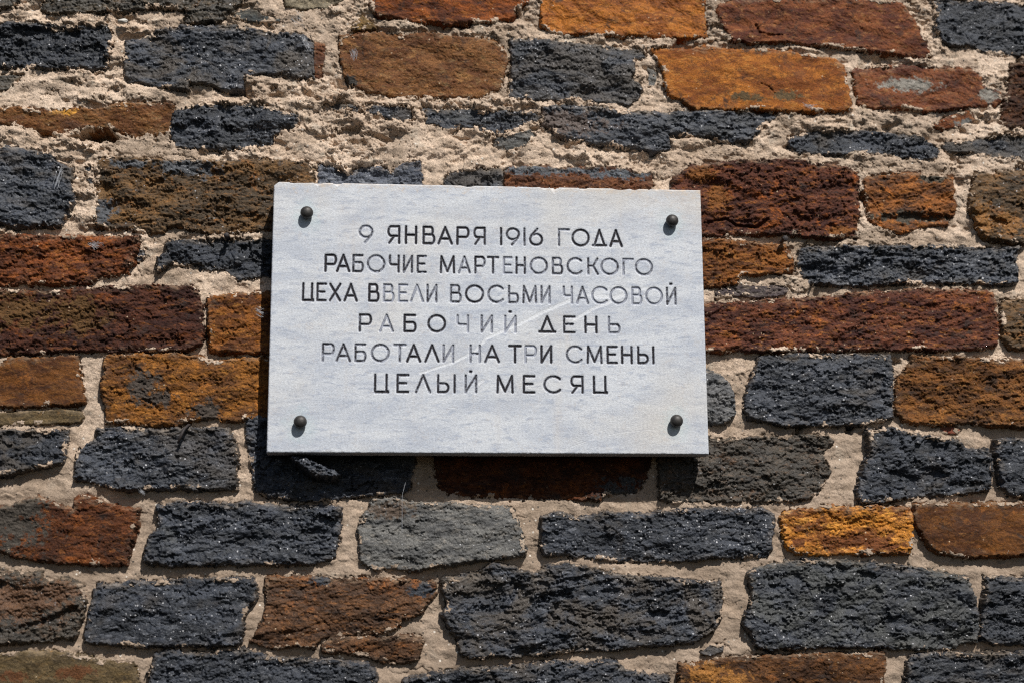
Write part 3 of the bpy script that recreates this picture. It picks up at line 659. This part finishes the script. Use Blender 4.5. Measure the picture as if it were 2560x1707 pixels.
col = N.mix(1.0, ca, N.grey(N.ramp(N.noise(vec, 40, 6, .7), .3, .7, .5, 1.5)), 'MULTIPLY')
N.out(Base_Color=col, Roughness=.8, Normal=N.bump(N.noise(vec, 200, 6, .75), .8, .004))
o = link("surrounding_stones", me, N.m, wall); o["kind"] = "stuff"

# ------------------------------------------------------------------ the marble plaque
PW, PH, PD = .600, .376, .050           # width, height, distance of its face from the wall
PT = .030                               # thickness of the slab
plaque = thing("plaque", "white marble memorial plaque with engraved dark lettering, bolted to the stone wall", "plaque", (0, -PD, -PH / 2))
ps = .00052
pnx, pnz = int(PW / ps) + 1, int(PH / ps) + 1
px_ = np.linspace(-PW / 2, PW / 2, pnx); pz_ = np.linspace(PH / 2, -PH / 2, pnz)
PX, PZ = np.meshgrid(px_, pz_)
pn1 = spectral((pnz, pnx), ps, .004, .05, 1.0, 1.0, 0, 31)
pn2 = spectral((pnz, pnx), ps, .0016, .004, .2, 1.0, 0, 32)
pn3 = spectral((pnz, pnx), ps, .0025, .02, .8, 1.0, 0, 33)

# --- lettering as strokes in a unit box (x right, y up)
def arc(cx, cy, rx, ry, a0, a1, n=18):
    t = np.radians(np.linspace(a0, a1, n))
    return [(cx + rx * math.cos(a), cy + ry * math.sin(a)) for a in t]
def bowl(x0, y0, y1, xr, sign=1):
    """half-round bowl from a stem at x0 between heights y0<y1, reaching xr"""
    r = (y1 - y0) / 2; xs = xr - sign * min(r * .95, abs(xr - x0) * .62)
    return [(x0, y1), (xs, y1)] + [(xs + (xr - xs) * math.sin(math.radians(a)), (y0 + y1) / 2 + r * math.cos(math.radians(a))) for a in range(10, 180, 10)] + [(xs, y0), (x0, y0)]
G = {
 'О': [arc(.5, .5, .5, .5, 0, 360, 40)],
 'С': [arc(.55, .5, .55, .5, 42, 318, 34)],
 'Р': [[(0, 0), (0, 1)], bowl(0, .42, 1, 1)],
 'Я': [[(1, 0), (1, 1)], bowl(1, .42, 1, 0, -1), [(.55, .42), (.08, 0)]],
 'Н': [[(0, 0), (0, 1)], [(1, 0), (1, 1)], [(0, .5), (1, .5)]],
 'В': [[(0, 0), (0, 1)], bowl(0, .54, 1, .86), bowl(0, 0, .54, 1)],
 'А': [[(0, 0), (.5, 1), (1, 0)], [(.20, .30), (.80, .30)]],
 'Г': [[(0, 0), (0, 1), (1, 1)]],
 'Д': [[(.10, .03), (.5, 1), (.90, .03)], [(-.02, .03), (1.02, .03)]],
 'Б': [[(.95, 1), (0, 1), (0, 0)], bowl(0, 0, .56, 1)],
 'Ч': [[(0, 1), (0, .62)] + [(0 + .25 - .25 * math.cos(math.radians(a)), .62 - .17 * math.sin(math.radians(a))) for a in range(0, 91, 15)] + [(1, .45)], [(1, 0), (1, 1)]],
 'И': [[(0, 1), (0, 0), (1, 1), (1, 0)]],
 'Е': [[(1, 1), (0, 1), (0, 0), (1, 0)], [(0, .52), (.82, .52)]],
 'М': [[(0, 0), (.04, 1), (.5, .06), (.96, 1), (1, 0)]],
 'Т': [[(0, 1), (1, 1)], [(.5, 0), (.5, 1)]],
 'К': [[(0, 0), (0, 1)], [(0, .52), (.52, .52), (.98, 1)], [(.52, .52), (1, 0)]],
 'Ц': [[(0, 1), (0, 0), (1.0, 0)], [(.88, 1), (.88, 0)], [(.98, .04), (1, -.02)]],
 'Х': [[(0, 0), (1, 1)], [(0, 1), (1, 0)]],
 'Л': [[(0, 0), (.5, 1), (1, 0)]],
 'Ь': [[(0, 1), (0, 0)], bowl(0, 0, .52, 1)],
 'Ы': [[(0, 1), (0, 0)], bowl(0, 0, .52, .62), [(1, 0), (1, 1)]],
 '1': [[(.5, 0), (.5, 1)]],
 '9': [arc(.5, .66, .5, .34, 0, 360, 36), [(.98, .58), (.90, .42), (.42, 0)]],
 '6': [arc(.5, .34, .5, .34, 0, 360, 36), [(.02, .42), (.10, .58), (.60, 1)]],
}
G['Й'] = G['И']
A_, B_, C_, D_ = (640, 440), (1200, 440), (640, 750), (1200, 750)
KP = 2091 / 600
# each line: (text, y top/bottom at the left [tile, x, t, b], at the right, letters: (char, tile, x0, x1, paint 0..1))
LINES = [
 ("9 ЯНВАРЯ 1916 ГОДА", (A_, 960, 430, 590), (B_, 1180, 470, 621),
  [('9',A_,903,1012,.55),('Я',A_,1153,1247,.85),('Н',A_,1306,1394,.95),('В',A_,1460,1552,.9),('А',A_,1590,1705,.95),('Р',A_,1755,1850,.9),('Я',A_,1902,1992,.75),
   ('1',B_,175,192,.8),('9',B_,233,338,.7),('1',B_,378,396,.7),('6',B_,436,540,.75),('Г',B_,688,775,.5),('О',B_,806,946,.8),('Д',B_,985,1095,.8),('А',B_,1135,1233,.95)]),
 ("РАБОЧИЕ МАРТЕНОВСКОГО", (A_, 620, 682, 838), (B_, 1420, 722, 869),
  [('Р',A_,606,695,.95),('А',A_,707,812,.9),('Б',A_,848,930,.7),('О',A_,974,1117,.6),('Ч',A_,1166,1242,.8),('И',A_,1288,1358,.7),('Е',A_,1409,1478,.65),
   ('М',A_,1610,1725,.8),('А',A_,1768,1862,.6),('Р',A_,1911,1990,.7),('Т',B_,68,158,.7),('Е',B_,208,274,.35),('Н',B_,318,390,.7),('О',B_,441,582,.6),('В',B_,635,715,.6),('С',B_,763,888,.6),('К',B_,943,1025,.6),('О',B_,1058,1200,.55),('Г',B_,1250,1332,.4),('О',B_,1358,1498,.5)]),
 ("ЦЕХА ВВЕЛИ ВОСЬМИ ЧАСОВОЙ", (A_, 450, 933, 1092), (B_, 1660, 972, 1126),
  [('Ц',A_,410,497,.85),('Е',A_,535,607,.8),('Х',A_,645,732,.9),('А',A_,772,877,.9),('В',A_,987,1066,.9),('В',A_,1115,1197,.4),('Е',A_,1246,1315,.35),('Л',A_,1350,1455,.35),('И',A_,1494,1570,.6),
   ('В',A_,1698,1782,.6),('О',A_,1829,1977,.7),('С',B_,73,203,.6),('Ь',B_,253,330,.6),('М',B_,378,487,.6),('И',B_,536,605,.5),
   ('Ч',B_,730,800,.4),('А',B_,845,940,.5),('С',B_,978,1108,.25),('О',B_,1138,1276,.4),('В',B_,1328,1405,.2),('О',B_,1448,1584,.35),('Й',B_,1630,1702,.6)]),
 ("РАБОЧИЙ ДЕНЬ", (A_, 950, 1203, 1360), (B_, 1170, 1224, 1374),
  [('Р',A_,904,1000,.75),('А',A_,1082,1192,.4),('Б',A_,1294,1389,.85),('О',A_,1502,1646,.85),('Ч',A_,1756,1846,.4),('И',A_,1966,2054,.5),('Й',B_,219,309,.35),
   ('Д',B_,518,652,.9),('Е',B_,733,824,.75),('Н',B_,919,1013,.85),('Ь',B_,1124,1214,.5)]),
 ("РАБОТАЛИ НА ТРИ СМЕНЫ", (C_, 620, 377, 536), (D_, 1440, 403, 556),
  [('Р',C_,582,676,.55),('А',C_,702,818,.65),('Б',C_,866,952,.55),('О',C_,1009,1155,.55),('Т',C_,1204,1300,.5),('А',C_,1317,1429,.9),('Л',C_,1476,1590,.85),('И',C_,1634,1716,.5),
   ('Н',C_,1869,1949,.5),('А',C_,1997,2115,.8),('Т',D_,256,353,.95),('Р',D_,397,487,.3),('И',D_,536,619,.95),('С',D_,756,888,.5),('М',D_,938,1057,.75),('Е',D_,1112,1190,.85),('Н',D_,1238,1320,.85),('Ы',D_,1379,1510,.8)]),
 ("ЦЕЛЫЙ МЕСЯЦ", (C_, 1080, 642, 806), (D_, 1050, 659, 813),
  [('Ц',C_,1037,1150,.85),('Е',C_,1233,1325,.8),('Л',C_,1394,1516,.75),('Ы',C_,1586,1730,.75),('Й',C_,1826,1917,.6),
   ('М',D_,152,283,.85),('Е',D_,382,472,.85),('С',D_,561,702,.75),('Я',D_,797,893,.8),('Ц',D_,993,1105,.85)]),
]
def pl(tile, x, y):
    p = on_plane(tile[0] + x / KP, tile[1] + y / KP, -PD)
    return float(p[0]), float(p[2])

gro = np.full(PX.shape, 1.0)                 # distance to the nearest stroke
lid = np.full(PX.shape, -1); pw = np.zeros(PX.shape)
DOTS = {2: (B_, 1662, 943), 3: (B_, 262, 1185), 5: (C_, 1870, 622)}
def stamp(poly, line, paint):
    for (ax_, az), (bx, bz) in zip(poly[:-1], poly[1:]):
        m = .006
        ca_, cb = np.searchsorted(px_, [min(ax_, bx) - m, max(ax_, bx) + m])
        ra, rb = np.searchsorted(-pz_, [-max(az, bz) - m, -min(az, bz) + m])
        X, Z = PX[ra:rb, ca_:cb], PZ[ra:rb, ca_:cb]
        ex, ez = bx - ax_, bz - az
        t = np.clip(((X - ax_) * ex + (Z - az) * ez) / (ex * ex + ez * ez + 1e-12), 0, 1)
        d = np.hypot(X - ax_ - t * ex, Z - az - t * ez)
        sub = gro[ra:rb, ca_:cb]; b_ = d < sub
        sub[b_] = d[b_]; lid[ra:rb, ca_:cb][b_] = line; pw[ra:rb, ca_:cb][b_] = paint
WORDS = []
for li, (txt, (t0, xl, yt0, yb0), (t1, xr_, yt1, yb1), chars) in enumerate(LINES):
    wid = []
    for w_ in txt.split():
        wid += [len(WORDS)] * len(w_); WORDS.append(w_)
    assert len(wid) == len(chars), txt
    zt = (pl(t0, xl, yt0)[1], pl(t1, xr_, yt1)[1]); zb = (pl(t0, xl, yb0)[1], pl(t1, xr_, yb1)[1])
    xa, xb = pl(t0, xl, yt0)[0], pl(t1, xr_, yt1)[0]
    for wi, (ch, tl_, cx0, cx1, paint) in zip(wid, chars):
        ym = (yt0 + yb0) / 2 if tl_ == t0 else (yt1 + yb1) / 2
        X0, X1 = pl(tl_, cx0, ym)[0], pl(tl_, cx1, ym)[0]
        f = ((X0 + X1) / 2 - xa) / (xb - xa)
        Zt, Zb = zt[0] + f * (zt[1] - zt[0]) - .0013, zb[0] + f * (zb[1] - zb[0]) + .0013
        for st in G[ch]:
            stamp([(X0 + u * (X1 - X0), Zb + v_ * (Zt - Zb)) for u, v_ in st], wi, paint)
        if ch == 'Й':
            dx, dz = pl(*DOTS[li]); stamp([(dx - .0008, dz), (dx + .0008, dz)], wi, .9)

hw = .00118 + .00052 * pw + .00012 * pn2                # half width of the cut
depth = .0021 * np.clip(1 - gro / (hw + .0006), 0, 1) ** .75
inside = sstep(hw + .0003, hw - .0006, gro)

# scratches (pale bruises) on the face
scr_lip = np.zeros(PX.shape)
def pale_mark(pts, w0, w1, a):
    global scr_lip
    P = [pl(*p) for p in pts]; n = len(P) - 1
    for i, ((ax_, az), (bx, bz)) in enumerate(zip(P[:-1], P[1:])):
        ex, ez = bx - ax_, bz - az
        t = np.clip(((PX - ax_) * ex + (PZ - az) * ez) / (ex * ex + ez * ez), 0, 1)
        d = np.hypot(PX - ax_ - t * ex, PZ - az - t * ez)
        w = (w0 + (w1 - w0) * (i + t) / n)
        scr_lip = np.maximum(scr_lip, a * sstep(1.15, .6, d / w + .22 * pn2 * np.minimum(1, w / .0012)))
pale_mark([(B_,790,1080),(B_,560,1180),(B_,340,1288),(B_,60,1412),(C_,1900,450),(C_,1720,540),(C_,1430,636)], .0028, .0018, .9)
pale_mark([(B_,1150,1090),(B_,1000,1150),(B_,820,1250)], .0032, .0020, .8)
pale_mark([(B_,820,1250),(B_,700,1330),(B_,505,1422)], .0008, .0004, .55)
pale_mark([(B_,850,1060),(B_,1000,1020),(B_,1120,1000)], .003, .004, .6)
pale_mark([(B_,1000,1045),(B_,1180,1060),(B_,1260,1030)], .004, .003, .85)
pale_mark([(B_,1180,965),(B_,1330,1000),(B_,1460,975)], .0035, .002, .6)
pale_mark([(C_,1925,730),(C_,1980,700)], .0025, .0022, .9)
pale_mark([(D_,750,1292),(D_,1000,1202)], .0004, .0004, .45)
pale_mark([(D_,1095,1178),(D_,1250,1150),(D_,1520,1125)], .0004, .0004, .45)
pale_mark([(D_,1150,1282),(D_,1330,1200)], .0005, .0004, .3)
pale_mark([(C_,1675,936),(C_,1740,940)], .0006, .0004, .6)
pale_mark([(C_,1165,1150),(C_,1168,1210)], .0004, .0004, .4)
pale_mark([(C_,1240,1230),(C_,1238,1285)], .0004, .0004, .4)

lip_light = sstep(hw + .0003, hw + .0007, gro) * sstep(hw + .0018, hw + .0010, gro) * np.clip(.45 + .45 * pn3, 0, 1)
scr_lip = np.maximum(scr_lip, .8 * lip_light)  # letter-lip highlight painted in as a pale edge along the cuts
# outline: worn edges, chips along the top, a lost corner
ed = np.minimum.reduce([PX + PW / 2, PW / 2 - PX, PZ + PH / 2, PH / 2 - PZ])
rr_ = .0022 + .0006 * np.clip(pn1, -1, 2)
rnd_ = (1 - np.sqrt(np.clip(1 - (1 - np.clip(ed / rr_, 0, 1)) ** 2, 0, 1))) * .0026
topd = PH / 2 - PZ
chipn = np.interp(px_, np.linspace(-PW / 2, PW / 2, 90), np.clip(np.random.default_rng(5).standard_normal(90) - .9, 0, 2))[None, :]
rnd_ = rnd_ + .004 * np.clip(1 - topd / (.0015 + .006 * chipn), 0, 1) * (chipn > .05)
Hs = -depth - rnd_ - .0006 * scr_lip * (.6 + .3 * pn2) + .00006 * pn2
ztop = PH / 2 - .0022 * chipn * (.6 + .4 * np.sin(px_ * 900)[None, :])
for cx_, w_, dp in [(-.262, .020, .0015), (.185, .014, .0025), (.205, .007, .0022), (-.03, .012, .0020), (.06, .010, .0012)]:
    ztop = ztop - dp * np.clip(1 - ((px_[None, :] - cx_) / w_) ** 2, 0, 1)
corner = PH / 2 - .0062 + 0.78 * (px_[None, :] + PW / 2)
ztop = np.minimum(ztop, corner)
ZZ = np.minimum(PZ, ztop - (PH / 2 - PZ) * .02)
# slab: face + sides + back as one shell; origin at the lower edge
V = np.stack([PX, -Hs, ZZ + PH / 2], -1).reshape(-1, 3)
q = np.arange(pnx * pnz).reshape(pnz, pnx)
F = np.stack([q[:-1, :-1], q[1:, :-1], q[1:, 1:], q[:-1, 1:]], -1).reshape(-1, 4)
loop = np.concatenate([q[0, :-1], q[:-1, -1], q[-1, :0:-1], q[:0:-1, 0]])
back = V[loop].copy(); back[:, 1] = PT + .0008 * np.interp(np.arange(len(loop)), np.linspace(0, len(loop), 400), np.random.default_rng(9).standard_normal(400))
nb = len(V); k = np.arange(len(loop)); k2 = (k + 1) % len(loop)
side = np.stack([loop[k], loop[k2], nb + k2, nb + k], 1)
cidx = nb + len(loop)
V = np.vstack([V, back, [[0, PT, PH / 2]]])
bk = np.stack([nb + k, nb + k2, np.full(len(k), cidx), np.full(len(k), cidx)], 1)
me = make_mesh("slab", V, np.vstack([F, side]))
add_attr(me, "pale_mark", np.concatenate([scr_lip.ravel(), np.zeros(len(loop) + 1)]))  # real scratches plus the painted-in highlight of the letter lips
# teal tint round the bolts, reaching further below them
PINS = [(A_, 442, 320), (B_, 1675, 390), (C_, 385, 1058), (D_, 1714, 1050)]
PR = .0088
teal_tint = np.zeros(PX.shape)
for (tl_, x, y) in PINS:
    p = on_plane(tl_[0] + x / KP, tl_[1] + y / KP, -PD - .006)
    d = np.hypot(PX - p[0], (PZ - p[2] + .004) * .85)
    teal_tint = np.maximum(teal_tint, sstep(.026, .008, d + .003 * pn1))
add_attr(me, "teal_tint", np.concatenate([teal_tint.ravel(), np.zeros(len(loop) + 1)]))
warm = .55 * sstep(.012, .0, topd - .006 * pn1 * 0.5) + .30 * sstep(.09, .0, topd) * sstep(.10, .30, PX) + .18 * sstep(.8, 2.0, pn1)
add_attr(me, "warm", np.concatenate([np.clip(warm, 0, 1).ravel(), np.full(len(loop) + 1, .3)]))
add_attr(me, "cut", np.concatenate([(inside * np.clip(.35 + .35 * pn3, 0, 1)).ravel(), np.zeros(len(loop) + 1)]))

N = NT("marble")
vec = N.coords((1.3, 0, 4.1), (1, 1, 3.6), (0, math.radians(-8), 0))
vec1 = N.coords((0, 0, 0))
v1 = N.noise(vec, 9, 6, .62, .6); v2 = N.noise(vec, 48, 5, .68, .3); v3 = N.noise(vec1, 360, 4, .85); v4 = N.noise(vec1, 7, 3, .5)
col = N.mix(N.ramp(v1, .36, .66), (.610, .635, .675), (.475, .510, .575))
col = N.mix(N.math('MULTIPLY', N.ramp(v2, .48, .68), .85), col, (.37, .41, .495))
col = N.mix(N.math('MULTIPLY', N.ramp(v4, .46, .76), .55), col, (.60, .56, .50))
col = N.mix(1.0, col, N.grey(N.ramp(v3, .32, .68, .80, 1.17)), 'MULTIPLY')
dk = N.noise(N.coords((2, 2, 2), (1, 1, 1.5), (0, math.radians(-20), 0)), 300, 3, .7)
col = N.mix(N.math('MULTIPLY', N.ramp(dk, .59, .70), .50), col, (.24, .27, .34))
# run-off streaks
vs = N.coords((5, 0, 0), (1, 1, .08))
stn = N.noise(vs, 26, 3, .6)
col = N.mix(N.math('MULTIPLY', N.ramp(stn, .52, .80), .28), col, (.60, .51, .42))
col = N.mix(N.math('MULTIPLY', N.attr("warm").outputs["Fac"], N.ramp(v2, .35, .6)), col, (.60, .50, .40))
col = N.mix(N.math('MULTIPLY', N.attr("teal_tint").outputs["Fac"], .22), col, (.42, .60, .62))
col = N.mix(N.math('MULTIPLY', N.math('MULTIPLY', N.attr("pale_mark").outputs["Fac"], N.ramp(v3, .25, .55, .35, 1.0)), .80), col, (.74, .76, .79))
col = N.mix(N.attr("cut").outputs["Fac"], col, (.30, .31, .36))
hb = N.math('ADD', N.noise(vec1, 700, 4, .7), N.math('MULTIPLY', v2, .8))
N.out(Base_Color=col, Roughness=.62, Normal=N.bump(hb, .22, .0012))
N.b.inputs["Specular IOR Level"].default_value = .35
o = link("slab", me, N.m, plaque); o["label"] = "pale veined marble slab with chipped top edge"

# black paint left in the cuts: one part per word
N = NT("lettering_paint")
pa = N.attr("paint").outputs["Fac"]
vec = N.coords((0, 0, 0))
pn = N.noise(vec, 300, 4, .75); pn_b = N.noise(vec, 60, 3, .6)
cover = N.ramp(N.math('ADD', pa, N.math('ADD', N.math('MULTIPLY', N.math('SUBTRACT', pn, .5), 1.9), N.math('MULTIPLY', N.math('SUBTRACT', pn_b, .5), .8))), .36, .80)
col = N.mix(cover, (.33, .35, .41), (.020, .018, .022))
N.out(Base_Color=col, Roughness=.6, Normal=N.bump(pn, .3, .001))
N.b.inputs["Specular IOR Level"].default_value = .3
PAINT = N.m
hwp = hw - .0001
wear = np.clip(1 - gro / hw, 0, 1)
for li, L in enumerate(WORDS):
    m = (lid == li) & (gro < hwp)
    cell = m[:-1, :-1] | m[1:, :-1] | m[:-1, 1:] | m[1:, 1:]
    used, F = grid_faces(cell)
    lx = float(PX.ravel()[used].mean()); lz = float(PZ.ravel()[used].min())
    V = np.stack([PX.ravel()[used] - lx, (-Hs.ravel()[used]) - .00022, PZ.ravel()[used] - lz], 1)
    me = make_mesh("word", V, F)
    cov = np.clip(pw * 1.16 - .12, 0, 1) * sstep(hw + .0002, hw - .0005, gro) + .12 * wear
    add_attr(me, "paint", cov.ravel()[used])
    o = link("word", me, PAINT, plaque, (lx, 0, lz + PH / 2))
    o["label"] = "engraved word «%s»" % L

# four domed bolts
N = NT("bolt_metal")
vec = N.coords((0, 0, 0))
col = N.mix(N.ramp(N.noise(vec, 160, 5, .7), .35, .7), (.034, .032, .031), (.062, .056, .050))
N.out(Base_Color=col, Roughness=N.ramp(N.noise(vec, 400, 4, .7), .3, .7, .42, .62), Normal=N.bump(N.noise(vec, 900, 4, .7), .25, .0008))
N.b.inputs["Metallic"].default_value = .35
BOLT = N.m
def lathe(prof, n=40):
    """prof: (radius, height towards viewer) from base to tip"""
    V, F = [], []
    for (r, h) in prof:
        for i in range(n):
            a = 2 * math.pi * i / n; V.append((r * math.cos(a), -h, r * math.sin(a)))
    m = len(prof)
    for j in range(m - 1):
        for i in range(n):
            F.append((j * n + i, j * n + (i + 1) % n, (j + 1) * n + (i + 1) % n, (j + 1) * n + i))
    return V, F
prof = [(.0030, -.032), (.0030, .0010), (.0052, .0012), (.0072, .0024), (.0084, .0045), (.0089, .0065), (.0087, .0083), (.0078, .0104), (.0062, .0120), (.0042, .0130), (.0022, .0135), (.0001, .0136)]
bme = None
for (tl_, x, y) in PINS:
    p = on_plane(tl_[0] + x / KP, tl_[1] + y / KP, -PD - .0075)
    if bme is None:
        bme = make_mesh("bolt", *lathe(prof)); bme.materials.append(BOLT)
    o = bpy.data.objects.new("bolt", bme); COL.objects.link(o); o.parent = plaque
    o.location = (p[0], 0, p[2] + PH / 2)

# ------------------------------------------------------------------ small things on the wall
N = NT("rusted_iron")
vec = N.coords((0, 0, 0))
col = N.mix(N.ramp(N.noise(vec, 300, 4, .7), .35, .7), (.020, .018, .021), (.045, .032, .026))
N.out(Base_Color=col, Roughness=.7, Normal=N.bump(N.noise(vec, 700, 4, .7), .4, .0008))
IRON = N.m
def hexbolt(px, py, r, label, nseg):
    p = on_plane(px, py, -.016)
    o = link("iron_bolt", make_mesh("iron_bolt", *lathe([(r * .55, -.022), (r * .55, 0), (r, 0), (r, .0055), (r * .86, .0072), (r * .3, .0080), (.0001, .0081)], nseg), smooth=nseg > 8), IRON, None, (p[0], -.0135, p[2]))
    o["label"] = label; o["category"] = "bolt"
hexbolt(1962, 597.5, .0046, "dark hexagonal bolt head in the joint right of the plaque, under a wine red stone", 6)
hexbolt(567, 590, .0040, "small dark round nail head in the joint left of the plaque's upper corner", 14)

def tube(pts, radii, n=8):
    pts = np.array(pts, float); V, F = [], []
    for i, p in enumerate(pts):
        t = pts[min(i + 1, len(pts) - 1)] - pts[max(i - 1, 0)]; t /= np.linalg.norm(t) + 1e-12
        a = np.cross(t, [0, 1, 0.01]); a /= np.linalg.norm(a) + 1e-9; b = np.cross(t, a)
        for j in range(n):
            th = 2 * math.pi * j / n; V.append(p + radii[i] * (a * math.cos(th) + b * math.sin(th)))
    for i in range(len(pts) - 1):
        for j in range(n):
            F.append((i * n + j, i * n + (j + 1) % n, (i + 1) * n + (j + 1) % n, (i + 1) * n + j))
    return V, F
w = [on_plane(1245 / K, 550 + 1335 / K, .004), on_plane(1228 / K, 550 + 1340 / K, -.010), on_plane(1205 / K, 550 + 1362 / K, -.018), on_plane(1188 / K, 550 + 1395 / K, -.022), on_plane(1175 / K, 550 + 1425 / K, -.021), on_plane(1162 / K, 550 + 1455 / K, -.016)]
base = w[-1].copy()
rad = [.0019, .0019, .0019, .0019, .0019, .0014]
o = link("bent_nail", make_mesh("bent_nail", *tube([p - base for p in w], rad)), IRON, None, tuple(base))
o["label"] = "bent iron nail hooked out of the joint over a dark stone left of the plaque"; o["category"] = "nail"

N = NT("cobweb_silk")
N.out(Base_Color=(.62, .64, .68), Roughness=.6)
N.b.inputs["Alpha"].default_value = .55
SILK = N.m
def cobweb(pts, n, spread, label, seed, rad=.00016, lift=.018):
    g = np.random.default_rng(seed)
    P = np.array([on_plane(a, b, -lift) for a, b in pts])
    base = P.mean(0); V, F = [], []; off = 0
    for k_ in range(n):
        t = np.linspace(0, 1, 9) * g.uniform(.5, 1.0) + g.uniform(0, .25); t = np.clip(t, 0, 1)
        L = np.stack([np.interp(t, np.linspace(0, 1, len(P)), P[:, i]) for i in range(3)], 1)
        w_ = g.standard_normal((9, 3)) * spread * .35; w_ = np.cumsum(w_, 0) * .5 + g.standard_normal(3) * spread
        w_[:, 1] *= .4
        v_, f_ = tube(L + w_ - base, [rad * g.uniform(.6, 1.2)] * 9, 4)
        V += v_; F += [tuple(i + off for i in f) for f in f_]; off += len(v_)
    o = link("cobweb", make_mesh("cobweb", V, F), SILK, None, tuple(base))
    o["label"] = label; o["category"] = "cobweb"; o["group"] = "cobweb tufts caught on the wall"
cobweb([(156, 418), (150, 440), (143, 466)], 14, .0022, "white cobweb strand hanging down the dark stone at the left edge", 1)
cobweb([(757, 88), (765, 110), (775, 128)], 12, .0016, "white cobweb strand at the right end of the large sparkling dark stone", 2)
cobweb([(880, 125), (886, 140), (884, 150)], 16, .0024, "white cobweb tuft on the upper left of the orange brown stone above the plaque", 3)
cobweb([(225, 606), (238, 612), (248, 616)], 18, .0024, "white cobweb tuft on top of the rusty red stone at the left", 4)
cobweb([(640, 775), (652, 782), (664, 784)], 18, .0024, "white cobweb tuft on the orange stone beside the plaque's left edge", 5)
cobweb([(2010, 262), (2025, 268), (2036, 264)], 14, .0020, "white cobweb tuft on the lower right of the big ochre stone", 6)
cobweb([(350, 1224), (356, 1230), (360, 1230)], 14, .0016, "tiny white cobweb tuft under the dark stone with the bent nail", 7)
cobweb([(735, 40), (745, 50), (752, 55)], 16, .0035, "greyish cobweb in the dark gap at the top of the wall", 8)
cobweb([(1016, 1200), (1006, 1240), (1006, 1330)], 3, .0006, "single long cobweb thread hanging over the grey stone below the plaque", 9, .00014)

# white pebble stuck in the mortar
g = np.random.default_rng(3)
p = on_plane(307, 54, -.012)
th = np.linspace(0, math.pi, 13); V, F = [], []
for i, a in enumerate(th):
    for j in range(18):
        b = 2 * math.pi * j / 18
        r = 1 + .10 * math.sin(3 * b + 2 * a) + .06 * g.standard_normal()
        V.append((.0068 * r * math.cos(a) + .0012 * math.sin(a) * math.sin(b), .005 * r * math.sin(a) * math.cos(b), .0036 * r * math.sin(a) * math.sin(b)))
for i in range(12):
    for j in range(18):
        F.append((i * 18 + j, i * 18 + (j + 1) % 18, (i + 1) * 18 + (j + 1) % 18, (i + 1) * 18 + j))
N = NT("white_pebble")
N.out(Base_Color=N.mix(N.noise(N.coords((0, 0, 0)), 300, 4, .6), (.50, .47, .42), (.66, .63, .58)), Roughness=.7)
o = link("pebble", make_mesh("pebble", V, F), N.m, wall, tuple(p)); o["label"] = "white pebble in the mortar"
